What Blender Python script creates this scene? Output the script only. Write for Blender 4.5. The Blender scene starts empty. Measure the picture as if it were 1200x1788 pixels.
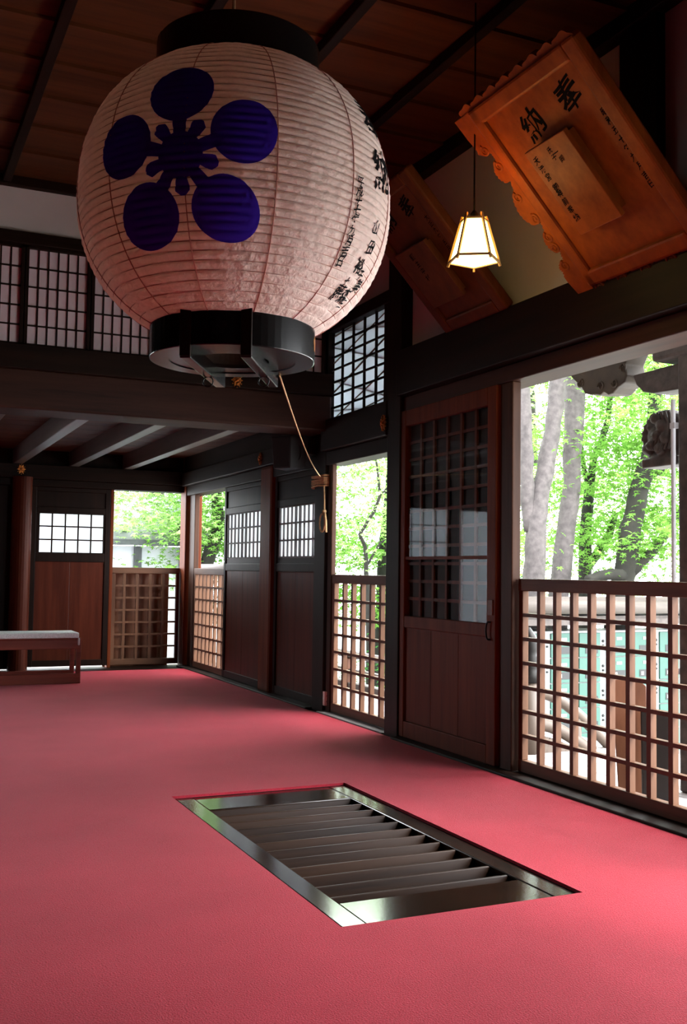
import bpy, bmesh, math, random
from mathutils import Vector, Matrix
random.seed(7)
sc = bpy.context.scene
COL = sc.collection
PI = math.pi
R = math.radians

# ------------------------------------------------------------------ camera, sky, sun, exposure
cam_d = bpy.data.cameras.new('camera')
cam = bpy.data.objects.new('camera', cam_d)
COL.objects.link(cam)
yaw, pitch, roll = R(24.54), R(3.24), R(0.78)
fw = Vector((math.sin(yaw) * math.cos(pitch), math.cos(yaw) * math.cos(pitch), math.sin(pitch)))
rt = Vector((math.cos(yaw), -math.sin(yaw), 0))
up = rt.cross(fw)
r2 = rt * math.cos(roll) + up * math.sin(roll)
u2 = up * math.cos(roll) - rt * math.sin(roll)
m = Matrix((r2, u2, -fw)).transposed().to_4x4()
m.translation = Vector((0, 0, 1.0))
cam.matrix_world = m
cam_d.sensor_fit = 'VERTICAL'
cam_d.sensor_height = 36.0
cam_d.lens = 36.0 * 1808 / 1788
cam_d.clip_start = 0.05
cam_d.clip_end = 200
sc.camera = cam

SKY = 17.5
world = bpy.data.worlds.new('overcast_sky')
sc.world = world
world.use_nodes = True
bg = world.node_tree.nodes['Background']
bg.inputs['Color'].default_value = (0.94, 0.97, 1.0, 1)
bg.inputs['Strength'].default_value = SKY

sun_d = bpy.data.lights.new('sun', 'SUN')
sun_d.energy = 4.0
sun_d.angle = R(12)
sun_d.color = (1.0, 0.96, 0.9)
sun = bpy.data.objects.new('sun', sun_d)
COL.objects.link(sun)
sun.rotation_euler = (R(38), R(22), R(20))

def portal(name, loc, size, rot):
    d = bpy.data.lights.new(name, 'AREA')
    d.shape = 'RECTANGLE'
    d.size, d.size_y = size
    d.cycles.is_portal = True
    o = bpy.data.objects.new(name, d)
    COL.objects.link(o)
    o.location = loc
    o.rotation_euler = rot
portal('portal_right', (3.16, 2.85, 1.0), (2.0, 3.1), (0, R(90), 0))
portal('portal_right_far', (3.16, 6.31, 0.9), (1.8, 0.9), (0, R(90), 0))
portal('portal_corner', (3.16, 9.68, 0.9), (1.8, 0.8), (0, R(90), 0))
portal('portal_rear_left', (-1.7, 10.8, 0.9), (0.8, 1.8), (R(-90), 0, 0))
portal('portal_rear', (2.6, 10.8, 0.9), (0.75, 1.8), (R(-90), 0, 0))

sc.view_settings.view_transform = 'Standard'
sc.view_settings.look = 'None'
sc.view_settings.gamma = 1.0
sc.view_settings.use_curve_mapping = False
sc.view_settings.exposure = 0.0
sc.cycles.use_denoising = True
sc.cycles.max_bounces = 10
sc.cycles.diffuse_bounces = 5
sc.cycles.glossy_bounces = 4
sc.cycles.transmission_bounces = 6
sc.cycles.transparent_max_bounces = 12
sc.cycles.sample_clamp_indirect = 8.0
sc.cycles.caustics_reflective = False
sc.cycles.caustics_refractive = False

# ------------------------------------------------------------------ materials
def newmat(name):
    mt = bpy.data.materials.new(name)
    mt.use_nodes = True
    nt = mt.node_tree
    return mt, nt, nt.nodes['Principled BSDF']

def ramp(nt, fac, cols, pos=(0.3, 0.7)):
    rp = nt.nodes.new('ShaderNodeValToRGB')
    rp.color_ramp.elements[0].position = pos[0]
    rp.color_ramp.elements[1].position = pos[1]
    rp.color_ramp.elements[0].color = (*cols[0], 1)
    rp.color_ramp.elements[1].color = (*cols[1], 1)
    nt.links.new(fac, rp.inputs['Fac'])
    return rp.outputs['Color']

def noise(nt, scale, detail=4, stretch=(1, 1, 1), rough=0.55):
    tc = nt.nodes.new('ShaderNodeTexCoord')
    mp = nt.nodes.new('ShaderNodeMapping')
    mp.inputs['Scale'].default_value = stretch
    nz = nt.nodes.new('ShaderNodeTexNoise')
    nz.inputs['Scale'].default_value = scale
    nz.inputs['Detail'].default_value = detail
    nz.inputs['Roughness'].default_value = rough
    nt.links.new(tc.outputs['Object'], mp.inputs['Vector'])
    nt.links.new(mp.outputs['Vector'], nz.inputs['Vector'])
    return nz.outputs['Fac']

def bump(nt, fac, bsdf, strength, dist=0.01):
    b = nt.nodes.new('ShaderNodeBump')
    b.inputs['Strength'].default_value = strength
    b.inputs['Distance'].default_value = dist
    nt.links.new(fac, b.inputs['Height'])
    nt.links.new(b.outputs['Normal'], bsdf.inputs['Normal'])

def wood(name, c1, c2, axis='z', rough=0.45, scale=14.0, bmp=0.15, spec=0.5):
    mt, nt, b = newmat(name)
    st = {'x': (0.07, 1, 1), 'y': (1, 0.07, 1), 'z': (1, 1, 0.07)}[axis]
    f = noise(nt, scale, 6, st, 0.65)
    col = ramp(nt, f, (c1, c2), (0.32, 0.68))
    nt.links.new(col, b.inputs['Base Color'])
    b.inputs['Roughness'].default_value = rough
    b.inputs['Specular IOR Level'].default_value = spec
    bump(nt, f, b, bmp, 0.004)
    return mt

def plain(name, c, rough=0.6, metal=0.0, var=0.0, scale=8, bmp=0.0):
    mt, nt, b = newmat(name)
    b.inputs['Roughness'].default_value = rough
    b.inputs['Metallic'].default_value = metal
    f = noise(nt, scale, 4)
    lo = tuple(x * (1 - var) for x in c)
    hi = tuple(min(1, x * (1 + var)) for x in c)
    nt.links.new(ramp(nt, f, (lo, hi)), b.inputs['Base Color'])
    if bmp:
        bump(nt, f, b, bmp)
    return mt

def thin(name, c, trans, tfac=0.5, bmp=0.0, bscale=20, rough=0.8, var=0.04):
    """thin sheet: diffuse front plus light passing through (paper, leaves)"""
    mt, nt, b = newmat(name)
    nt.nodes.remove(b)
    out = nt.nodes['Material Output']
    d = nt.nodes.new('ShaderNodeBsdfDiffuse')
    t = nt.nodes.new('ShaderNodeBsdfTranslucent')
    mx = nt.nodes.new('ShaderNodeMixShader')
    f = noise(nt, bscale, 4)
    lo = tuple(x * (1 - var) for x in c)
    hi = tuple(min(1, x * (1 + var)) for x in c)
    nt.links.new(ramp(nt, f, (lo, hi)), d.inputs['Color'])
    lo = tuple(x * (1 - var) for x in trans)
    hi = tuple(min(1, x * (1 + var)) for x in trans)
    nt.links.new(ramp(nt, f, (lo, hi)), t.inputs['Color'])
    mx.inputs[0].default_value = tfac
    nt.links.new(d.outputs[0], mx.inputs[1])
    nt.links.new(t.outputs[0], mx.inputs[2])
    nt.links.new(mx.outputs[0], out.inputs['Surface'])
    if bmp:
        bp = nt.nodes.new('ShaderNodeBump')
        bp.inputs['Strength'].default_value = bmp
        bp.inputs['Distance'].default_value = 0.010
        nt.links.new(f, bp.inputs['Height'])
        nt.links.new(bp.outputs['Normal'], d.inputs['Normal'])
    return mt

def emit(name, c, strength):
    mt, nt, b = newmat(name)
    b.inputs['Base Color'].default_value = (*c, 1)
    b.inputs['Emission Color'].default_value = (*c, 1)
    b.inputs['Emission Strength'].default_value = strength
    return mt

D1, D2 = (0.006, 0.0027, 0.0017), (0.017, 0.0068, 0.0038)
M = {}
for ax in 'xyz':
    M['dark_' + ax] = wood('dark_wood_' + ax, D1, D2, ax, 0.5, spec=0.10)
    M['red_' + ax] = wood('red_brown_wood_' + ax, (0.080, 0.016, 0.005), (0.15, 0.034, 0.011), ax, 0.5, spec=0.08)
    M['brown_' + ax] = wood('brown_wood_' + ax, (0.075, 0.026, 0.012), (0.16, 0.062, 0.030), ax, 0.5, spec=0.25)
    M['pale_' + ax] = wood('pale_wood_' + ax, (0.055, 0.037, 0.025), (0.09, 0.063, 0.044), ax, 0.6)
    M['grey_' + ax] = wood('weathered_wood_' + ax, (0.075, 0.065, 0.062), (0.14, 0.125, 0.12), ax, 0.7)
M['ceiling'] = wood('ceiling_boards', (0.045, 0.013, 0.004), (0.11, 0.034, 0.011), 'x', 0.6, 9, spec=0.15)
M['rafter'] = wood('sheen_grey_rafter_wood', (0.05, 0.035, 0.03), (0.12, 0.09, 0.08), 'y', 0.4)  # base colour greyed to stand for reflected sheen on the undersides
for ax in 'xyz':
    M['gate_' + ax] = wood('gate_wood_' + ax, (0.075, 0.033, 0.018), (0.15, 0.072, 0.040), ax, 0.5, spec=0.15)
M['jamb'] = wood('jamb_wood', (0.026, 0.011, 0.006), (0.066, 0.028, 0.015), 'z', 0.5, 20, spec=0.12)
M['lintel'] = wood('lintel_wood', (0.026, 0.0075, 0.004), (0.052, 0.017, 0.009), 'y', 0.5, spec=0.12)
for ax in 'xy':
    M['deck_' + ax] = wood('pale_deck_planks_' + ax, (0.26, 0.235, 0.23), (0.42, 0.39, 0.385), ax, 0.7)
M['log'] = wood('eave_log_wood', (0.04, 0.031, 0.026), (0.075, 0.06, 0.05), 'x', 0.7)
M['tie'] = wood('tie_beam_wood', (0.018, 0.007, 0.0045), (0.045, 0.016, 0.010), 'x', 0.55, spec=0.15)
M['door_z'] = wood('dark_red_door_wood', (0.042, 0.008, 0.0035), (0.088, 0.018, 0.008), "z", 0.42, spec=0.10)
M['door_lattice'] = wood('reddish_lattice_wood', (0.06, 0.019, 0.010), (0.11, 0.034, 0.017), 'z', 0.5, spec=0.1)
M['lacquer'] = wood('lacquered_grate_wood', (0.010, 0.006, 0.004), (0.03, 0.014, 0.008), 'x', 0.13, 10, 0.05, 0.5)
M['lacquer_y'] = wood('lacquered_frame_wood', (0.012, 0.009, 0.008), (0.04, 0.026, 0.02), 'y', 0.14, 10, 0.05, 0.5)
M['slat'] = wood('brown_slat_wood', (0.012, 0.005, 0.003), (0.045, 0.019, 0.009), 'x', 0.38, 12, 0.08, 0.18)
M['black'] = plain('black_lacquer', (0.005, 0.0045, 0.0045), 0.22, 0, 0.3, 6)
M['plaster'] = plain('white_plaster', (0.62, 0.57, 0.54), 0.9, 0, 0.05, 3, 0.05)
M['plaque'] = wood('orange_brown_plaque_wood', (0.15, 0.031, 0.004), (0.27, 0.066, 0.008), 'z', 0.5, 10, spec=0.15)
M['plaque_dark'] = wood('dull_brown_plaque_wood', (0.06, 0.015, 0.004), (0.11, 0.029, 0.007), 'z', 0.55, 10, spec=0.15)
M['ink'] = plain('black_ink', (0.004, 0.0035, 0.004), 0.9)
M['ink'].node_tree.nodes['Principled BSDF'].inputs['Specular IOR Level'].default_value = 0.05
M['blue'] = thin('deep_blue_crest_ink', (0.06, 0.03, 0.55), (0.05, 0.02, 0.6), 0.3, 0, 20)
M['paper'] = thin('lantern_paper', (0.92, 0.78, 0.71), (0.95, 0.72, 0.58), 0.40, 1.0, 38, var=0.04)
M['transom_paper'] = thin('bounce_pink_transom_paper', (0.88, 0.76, 0.80), (0.8, 0.75, 0.8), 0.3, 0, 6)  # white paper; pink bounce from the carpet is mixed into its colour
M['dim_shoji'] = thin('thick_shoji_paper', (0.75, 0.76, 0.78), (0.60, 0.64, 0.68), 0.5, 0, 6)
M['shoji'] = thin('shoji_paper', (0.86, 0.86, 0.86), (0.86, 0.9, 0.94), 0.5, 0, 6)
M['thread'] = plain('red_seam_thread', (0.40, 0.13, 0.09), 0.7)
M['hoop'] = plain('bamboo_hoop_brown', (0.42, 0.22, 0.16), 0.7)
M['rope'] = plain('tan_hemp_rope', (0.50, 0.30, 0.14), 0.85, 0, 0.25, 60, 0.3)
M['gold'] = plain('gilt_metal', (0.5, 0.17, 0.04), 0.35, 1.0, 0.2, 30)
M['iron'] = plain('dark_iron', (0.012, 0.011, 0.010), 0.45, 0.8, 0.2, 20)
M['white_metal'] = plain('grey_painted_metal', (0.5, 0.51, 0.54), 0.4, 0.2)
M['speaker'] = plain('black_speaker_plastic', (0.004, 0.004, 0.004), 0.8)
M['speaker_side'] = plain('charcoal_speaker_plastic', (0.009, 0.009, 0.010), 0.7)
M['ivory'] = plain('ivory_plastic', (0.75, 0.72, 0.65), 0.4)
M['fleece'] = plain('grey_fleece', (0.75, 0.75, 0.77), 0.95, 0, 0.18, 90, 0.6)
M['bench'] = wood('red_lacquered_bench_wood', (0.12, 0.018, 0.010), (0.22, 0.04, 0.022), 'x', 0.4, spec=0.2)
M['lampframe'] = wood('lamp_frame_wood', (0.30, 0.18, 0.05), (0.45, 0.28, 0.09), 'z', 0.5)
M['glow'] = emit('lit_lamp_paper', (1.0, 0.66, 0.22), 14.0)
M['locker'] = plain('turquoise_locker_paint', (0.013, 0.060, 0.044), 0.6, 0.0, 0.06, 3)
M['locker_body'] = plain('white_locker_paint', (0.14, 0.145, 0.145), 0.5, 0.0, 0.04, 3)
M['dark_slot'] = plain('dark_label_slot', (0.006, 0.007, 0.007), 0.6)
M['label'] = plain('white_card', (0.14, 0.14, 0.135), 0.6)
M['bark_pale'] = plain('pale_bark', (0.052, 0.044, 0.043), 0.9, 0, 0.4, 14, 0.5)
M['bark_dark'] = plain('dark_mossy_bark', (0.008, 0.0068, 0.004), 0.9, 0, 0.5, 12, 0.5)
M['leaf'] = thin('maple_leaf', (0.11, 0.23, 0.045), (0.21, 0.42, 0.08), 0.55, 0, 1.3, var=0.45)
M['leaf_deep'] = thin('deep_green_leaf', (0.035, 0.115, 0.03), (0.075, 0.22, 0.06), 0.5, 0, 1.3, var=0.45)
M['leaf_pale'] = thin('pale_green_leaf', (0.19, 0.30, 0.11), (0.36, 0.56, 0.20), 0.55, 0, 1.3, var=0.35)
M['gravel'] = plain('pale_gravel', (0.46, 0.455, 0.435), 0.95, 0, 0.25, 40, 0.3)
M['moss'] = plain('moss', (0.10, 0.22, 0.05), 0.95, 0, 0.4, 10, 0.4)
M['roof'] = plain('grey_roof_tile', (0.06, 0.065, 0.075), 0.6, 0, 0.2, 12)
M['carving'] = plain('carved_weathered_wood', (0.055, 0.042, 0.036), 0.65, 0, 0.45, 16, 0.4)
M['carving_pale'] = plain('carved_tan_wood', (0.040, 0.025, 0.012), 0.65, 0, 0.4, 9, 0.3)
M['wall_out'] = plain('white_outer_wall', (0.62, 0.66, 0.72), 0.9, 0, 0.05, 3)

def carpet_mat():
    mt, nt, b = newmat('red_carpet_pile')
    big = noise(nt, 1.6, 3)
    fine = noise(nt, 210, 3)
    c1 = ramp(nt, big, ((0.48, 0.024, 0.048), (0.60, 0.038, 0.068)))
    c2 = ramp(nt, fine, ((0.55, 0.55, 0.55), (1.0, 1.0, 1.0)), (0.3, 0.7))
    mx = nt.nodes.new('ShaderNodeMix')
    mx.data_type = 'RGBA'
    mx.blend_type = 'MULTIPLY'
    mx.inputs[0].default_value = 1.0
    nt.links.new(c1, mx.inputs[6])
    nt.links.new(c2, mx.inputs[7])
    nt.links.new(mx.outputs[2], b.inputs['Base Color'])
    b.inputs['Roughness'].default_value = 0.9
    b.inputs['Specular IOR Level'].default_value = 0.25
    b.inputs['Sheen Weight'].default_value = 0.26
    b.inputs['Sheen Roughness'].default_value = 0.22
    b.inputs['Sheen Tint'].default_value = (1.0, 0.55, 0.60, 1)
    bump(nt, fine, b, 0.5, 0.006)
    return mt
M['carpet'] = carpet_mat()

def glass_mat():
    mt, nt, b = newmat('window_glass')
    nt.nodes.remove(b)
    out = nt.nodes['Material Output']
    t = nt.nodes.new('ShaderNodeBsdfTransparent')
    g = nt.nodes.new('ShaderNodeBsdfGlossy')
    g.inputs['Roughness'].default_value = 0.03
    fr = nt.nodes.new('ShaderNodeFresnel')
    fr.inputs['IOR'].default_value = 1.5
    mx = nt.nodes.new('ShaderNodeMixShader')
    gm = nt.nodes.new('ShaderNodeNewGeometry')
    iv = nt.nodes.new('ShaderNodeMath')
    iv.operation = 'SUBTRACT'
    iv.inputs[0].default_value = 1.0
    nt.links.new(gm.outputs['Backfacing'], iv.inputs[1])
    ml = nt.nodes.new('ShaderNodeMath')
    ml.operation = 'MULTIPLY'
    nt.links.new(fr.outputs[0], ml.inputs[0])
    nt.links.new(iv.outputs[0], ml.inputs[1])
    nt.links.new(ml.outputs[0], mx.inputs[0])
    nt.links.new(t.outputs[0], mx.inputs[1])
    nt.links.new(g.outputs[0], mx.inputs[2])
    nt.links.new(mx.outputs[0], out.inputs['Surface'])
    return mt
M['glass'] = glass_mat()

# ------------------------------------------------------------------ helpers
def tag(o, label=None, cat=None, group=None, kind=None):
    if label: o['label'] = label
    if cat: o['category'] = cat
    if group: o['group'] = group
    if kind: o['kind'] = kind
    return o

def thing(name, label, cat, loc=(0, 0, 0), group=None, kind=None):
    o = bpy.data.objects.new(name, None)
    o.empty_display_size = 0.1
    COL.objects.link(o)
    o.location = loc
    o['origin'] = tuple(loc)
    return tag(o, label, cat, group, kind)

def origin_of(o):
    p = Vector((0, 0, 0))
    while o is not None:
        p = p + Vector(o.location)
        o = o.parent
    return p

class MB:
    def __init__(self):
        self.v, self.f = [], []
    def add(self, vs, fs):
        n = len(self.v)
        self.v += [tuple(p) for p in vs]
        self.f += [tuple(i + n for i in q) for q in fs]
        return self
    def box(self, x0, x1, y0, y1, z0, z1):
        x0, x1 = min(x0, x1), max(x0, x1)
        y0, y1 = min(y0, y1), max(y0, y1)
        z0, z1 = min(z0, z1), max(z0, z1)
        vs = [(x, y, z) for z in (z0, z1) for y in (y0, y1) for x in (x0, x1)]
        return self.add(vs, [(0, 2, 3, 1), (4, 5, 7, 6), (0, 1, 5, 4), (2, 6, 7, 3), (0, 4, 6, 2), (1, 3, 7, 5)])
    def frame_box(self, o, u, v, n, u0, u1, v0, v1, n0, n1):
        """box in a local frame o + a*u + b*v + c*n"""
        vs = [o + u * a + v * b + n * c for c in (n0, n1) for b in (v0, v1) for a in (u0, u1)]
        return self.add(vs, [(0, 2, 3, 1), (4, 5, 7, 6), (0, 1, 5, 4), (2, 6, 7, 3), (0, 4, 6, 2), (1, 3, 7, 5)])
    def bar(self, a, b, w, h, upv=(0, 0, 1)):
        a, b = Vector(a), Vector(b)
        d = (b - a).normalized()
        s = d.cross(Vector(upv)).normalized()
        t = s.cross(d)
        vs = []
        for p in (a, b):
            for i, j in ((-1, -1), (1, -1), (1, 1), (-1, 1)):
                vs.append(p + s * i * w / 2 + t * j * h / 2)
        return self.add(vs, [(0, 1, 2, 3), (7, 6, 5, 4), (0, 4, 5, 1), (1, 5, 6, 2), (2, 6, 7, 3), (3, 7, 4, 0)])
    def tube(self, pts, r, n=10, cap=True, closed=False):
        pts = [Vector(p) for p in pts]
        k = len(pts)
        rs = r if isinstance(r, (list, tuple)) else [r] * k
        vs, fs = [], []
        prev = None
        for i, p in enumerate(pts):
            if closed:
                d = pts[(i + 1) % k] - pts[i - 1]
            else:
                d = pts[min(i + 1, k - 1)] - pts[max(i - 1, 0)]
            d.normalize()
            if prev is None:
                a = d.cross(Vector((0, 0, 1)))
                if a.length < 0.1: a = d.cross(Vector((1, 0, 0)))
            else:
                a = prev - d * prev.dot(d)
            a.normalize()
            prev = a
            b = d.cross(a)
            for j in range(n):
                t = 2 * PI * j / n
                vs.append(p + (a * math.cos(t) + b * math.sin(t)) * rs[i])
        for i in range(k if closed else k - 1):
            for j in range(n):
                i2 = (i + 1) % k
                fs.append((i * n + j, i * n + (j + 1) % n, i2 * n + (j + 1) % n, i2 * n + j))
        if cap and not closed:
            fs.append(tuple(range(n))[::-1])
            fs.append(tuple((k - 1) * n + j for j in range(n)))
        return self.add(vs, fs)
    def lathe(self, prof, c=(0, 0, 0), n=32, cap=True):
        vs, fs = [], []
        for (r, z) in prof:
            for j in range(n):
                t = 2 * PI * j / n
                vs.append((c[0] + r * math.cos(t), c[1] + r * math.sin(t), c[2] + z))
        k = len(prof)
        for i in range(k - 1):
            for j in range(n):
                fs.append((i * n + j, i * n + (j + 1) % n, (i + 1) * n + (j + 1) % n, (i + 1) * n + j))
        if cap:
            fs.append(tuple(range(n))[::-1])
            fs.append(tuple((k - 1) * n + j for j in range(n)))
        return self.add(vs, fs)
    def prism(self, poly, fn, d0, d1):
        """polygon (u, v) extruded between depths d0, d1; fn(u, v, d) -> point"""
        n = len(poly)
        vs = [fn(u, v, d0) for u, v in poly] + [fn(u, v, d1) for u, v in poly]
        fs = [tuple(range(n))[::-1], tuple(range(n, 2 * n))]
        for i in range(n):
            j = (i + 1) % n
            fs.append((i, j, n + j, n + i))
        return self.add(vs, fs)
    def ball(self, c, r, nu=14, nv=9):
        rx, ry, rz = r if isinstance(r, (tuple, list)) else (r, r, r)
        vs, fs = [], []
        for i in range(nv + 1):
            a = -PI / 2 + PI * i / nv
            for j in range(nu):
                b = 2 * PI * j / nu
                vs.append((c[0] + rx * math.cos(a) * math.cos(b), c[1] + ry * math.cos(a) * math.sin(b), c[2] + rz * math.sin(a)))
        for i in range(nv):
            for j in range(nu):
                fs.append((i * nu + j, i * nu + (j + 1) % nu, (i + 1) * nu + (j + 1) % nu, (i + 1) * nu + j))
        return self.add(vs, fs)
    def build(self, name, mat, parent=None, bevel=0.0, smooth=False, label=None, kind=None, remesh=0.0):
        off = origin_of(parent) if parent else Vector((0, 0, 0))
        me = bpy.data.meshes.new(name)
        me.from_pydata([tuple(Vector(p) - off) for p in self.v], [], self.f)
        me.materials.append(mat)
        bmx = bmesh.new()
        bmx.from_mesh(me)
        bmesh.ops.recalc_face_normals(bmx, faces=bmx.faces)
        bmx.to_mesh(me)
        bmx.free()
        if smooth:
            for p in me.polygons: p.use_smooth = True
        o = bpy.data.objects.new(name, me)
        COL.objects.link(o)
        if parent: o.parent = parent
        if bevel:
            md = o.modifiers.new('bevel', 'BEVEL')
            md.width = bevel
            md.segments = 2
            md.limit_method = 'ANGLE'
        if remesh:
            md = o.modifiers.new('remesh', 'REMESH')
            md.mode = 'VOXEL'
            md.voxel_size = remesh
            md.use_smooth_shade = True
        if label: o['label'] = label
        if kind: o['kind'] = kind
        return o

def struct(name, mb, mat, label, cat, bevel=0.0, parent=None):
    o = mb.build(name, mat, parent, bevel)
    return tag(o, label, cat, None, 'structure')

def copy_tree(o, parent=None, loc=None, label=None):
    c = o.copy()
    COL.objects.link(c)
    if parent: c.parent = parent
    if loc is not None: c.location = loc
    if label: c['label'] = label
    for ch in list(o.children):
        copy_tree(ch, c)
    return c

trim_n = [0]
def trim(mb, mat, label, cat, bevel=0.006):
    trim_n[0] += 1
    return struct('trim_%d' % trim_n[0], mb, mat, label, cat, bevel)

# planar helper: axis 'Y' = panel running along y at depth x; 'X' = panel running along x at depth y
def pbox(mb, ax, u0, u1, z0, z1, d0, d1):
    if ax == 'Y': mb.box(d0, d1, u0, u1, z0, z1)
    else: mb.box(u0, u1, d0, d1, z0, z1)
    return mb

# ------------------------------------------------------------------ the room shell
GX0, GX1, GY0, GY1 = 1.243, 2.078, 2.70, 4.50            # hole for the floor grate
fl = MB()
fl.box(-4.2, GX0, -2.9, 10.75, -0.14, -0.012).box(GX1, 3.06, -2.9, 10.75, -0.14, -0.012)
fl.box(GX0, GX1, -2.9, GY0, -0.14, -0.012).box(GX0, GX1, GY1, 10.75, -0.14, -0.012)
struct('floor', fl, M['dark_y'], 'dark polished board floor showing as a strip at the back wall', 'floor')
pit = MB().box(GX0 - .02, GX1 + .02, GY0 - .02, GY1 + .02, -0.62, -0.60)
pit.box(GX0 - .03, GX0, GY0, GY1, -0.62, -0.14).box(GX1, GX1 + .03, GY0, GY1, -0.62, -0.14)
pit.box(GX0, GX1, GY0 - .03, GY0, -0.62, -0.14).box(GX0, GX1, GY1, GY1 + .03, -0.62, -0.14)
trim(pit, M['dark_x'], 'dark wooden pit under the floor grate', 'pit', 0)

cp = MB()
def carpet_sheet(z):
    xs = [-4.0, GX0, GX1]
    return
def crect(x0, x1, y0, y1): cp.box(x0, x1, y0, y1, -0.0115, 0.0)
crect(-4.0, GX0, -2.8, 10.15)
crect(GX1, 2.87, -2.8, 5.55)
crect(GX0, GX1, -2.8, GY0)
crect(GX0, GX1, GY1, 10.15)
crect(GX1, 2.90, 5.55, 10.15)
tag(cp.build('carpet', M['carpet']), 'red wall-to-wall carpet with a rectangular cut-out around the grate', 'carpet')

# ceiling of the hall: overlapping boards running along x, battens along y
ZC = 3.46
ce = MB()
y = -2.9
while y < 6.9:
    ce.add([(-4.2, y, ZC + .004), (3.1, y, ZC + .004), (3.1, y + .44, ZC + .024), (-4.2, y + .44, ZC + .024),
            (-4.2, y, ZC + .05), (3.1, y, ZC + .05), (3.1, y + .44, ZC + .06), (-4.2, y + .44, ZC + .06)],
           [(0, 1, 2, 3), (4, 7, 6, 5), (0, 4, 5, 1), (3, 2, 6, 7), (0, 3, 7, 4), (1, 5, 6, 2)])
    y += .40
struct('ceiling', ce, M['ceiling'], 'dark reddish board ceiling high above the red carpet', 'ceiling')
for i, x in enumerate((-3.3, -2.73, -2.16, -1.58, -1.01, -0.44, .13, .70, 1.28, 1.85, 2.42)):
    trim(MB().box(x - .025, x + .025, -2.9, 6.8, ZC - .045, ZC + .01), M['dark_y'],
         'slim dark batten across the hall ceiling, number by distance left of the right wall: %s' % ['eleventh', 'tenth', 'ninth', 'eighth', 'seventh', 'sixth', 'fifth', 'fourth', 'third', 'second', 'nearest'][i] if False else
         ['dark ceiling batten, eleventh from the right wall', 'dark ceiling batten, tenth from the right wall', 'dark ceiling batten, ninth from the right wall',
          'dark ceiling batten, eighth from the right wall', 'dark ceiling batten, seventh from the right wall', 'dark ceiling batten, sixth from the right wall',
          'dark ceiling batten, fifth from the right wall', 'dark ceiling batten at the top left of the paper lantern', 'dark ceiling batten directly above the paper lantern',
          'dark ceiling batten right behind the lantern top ring', 'dark ceiling batten closest to the two tilted plaques'][i], 'ceiling batten', 0.004)

# right wall, hall bay
wr = MB()
wr.box(3.0, 3.1, -2.9, 5.86, 2.2, 3.5).box(3.0, 3.1, 5.86, 6.87, 2.74, 3.5).box(3.0, 3.1, 6.87, 7.0, 2.1, 3.5)
wr.box(3.0, 3.1, -2.9, 1.3, -0.1, 2.2)
struct('wall_right', wr, M['plaster'], 'pale plaster wall above the openings, behind the tilted plaques', 'wall')
trim(MB().box(2.93, 3.06, -2.9, 6.75, 3.39, 3.5), M['dark_y'], 'dark cornice beam where right wall meets the ceiling', 'beam')
trim(MB().box(2.89, 3.06, -1.6, 5.58, 2.068, 2.345), M['dark_y'], 'deep dark beam under the plaques on the right wall', 'beam')
trim(MB().box(2.945, 3.13, -1.6, 5.60, 1.978, 2.066), M['lintel'], 'red-brown grooved lintel over the sliding door and the wide opening', 'lintel')
trim(MB().box(2.955, 3.10, 3.34, 3.585, 2.345, 3.39), M['dark_z'], 'dark upper post right of the large tilted plaque', 'post')
trim(MB().box(2.92, 3.10, 5.58, 5.755, -0.012, 3.39), M['dark_z'], 'tall dark pillar left of the glazed sliding door', 'pillar')
trim(MB().box(2.95, 3.003, 4.405, 4.515, -0.012, 1.978).box(2.978, 3.003, 4.515, 4.60, -0.012, 1.978), M['jamb'], 'brown jamb post between glazed door and wide opening', 'post')
trim(MB().box(2.955, 3.03, 6.79, 6.99, -0.012, 3.39), M['dark_z'], 'dark pillar wound with tan rope', 'pillar')
trim(MB().box(2.975, 3.012, 6.715, 6.785, -0.012, 1.80), M['jamb'], 'slim brown jamb beside the rope-wound pillar', 'jamb')
trim(MB().box(2.91, 3.08, 5.755, 6.79, 1.85, 2.07), M['dark_y'], 'dark beam between lattice transom and narrow opening', 'beam')
trim(MB().box(2.955, 3.10, 5.755, 6.79, 1.752, 1.85), M['dark_y'], 'thin grooved lintel over the narrow opening', 'lintel')
trim(MB().box(2.94, 3.06, 5.755, 6.79, 2.71, 2.79), M['dark_y'], 'dark rail along the top of the lattice transom', 'rail')
# thresholds
trim(MB().box(2.872, 3.12, -1.55, 5.58, -0.05, 0.012), M['dark_y'], 'black worn threshold under the near lattice gate and glazed door', 'threshold')
trim(MB().box(2.905, 3.12, 5.755, 6.79, -0.05, 0.008), M['grey_y'], 'greyish threshold under the narrow lattice gate', 'threshold')
trim(MB().box(2.905, 3.12, 6.99, 10.45, -0.05, 0.008), M['dark_y'], 'dark threshold under the two plank doors', 'threshold')

# far part of the right wall
trim(MB().cyl if False else MB().box(2.955, 3.13, 7.89, 8.17, -0.012, 1.86), M['red_z'], 'reddish square pillar between the two plank doors', 'pillar', 0.03)
trim(MB().box(3.0, 3.05, 10.22, 10.40, -0.012, 2.16), M['jamb'], 'brown jamb of the far corner opening', 'jamb')
trim(MB().box(2.96, 3.14, 10.42, 10.62, -0.012, 2.16), M['red_z'], 'red-brown corner pillar where the two walls meet', 'pillar', 0.012)
trim(MB().box(2.97, 3.12, 6.99, 10.45, 1.752, 1.85), M['dark_y'], 'grooved lintel above the plank doors', 'lintel')
trim(MB().box(2.92, 3.12, 6.99, 10.45, 1.85, 1.985), M['dark_y'], 'dark beam above the plank doors, behind the loudspeaker', 'beam')
trim(MB().box(2.95, 3.12, 6.99, 10.45, 1.985, 2.17), M['dark_y'], 'top board of the far right wall under the low ceiling', 'board')

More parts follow.
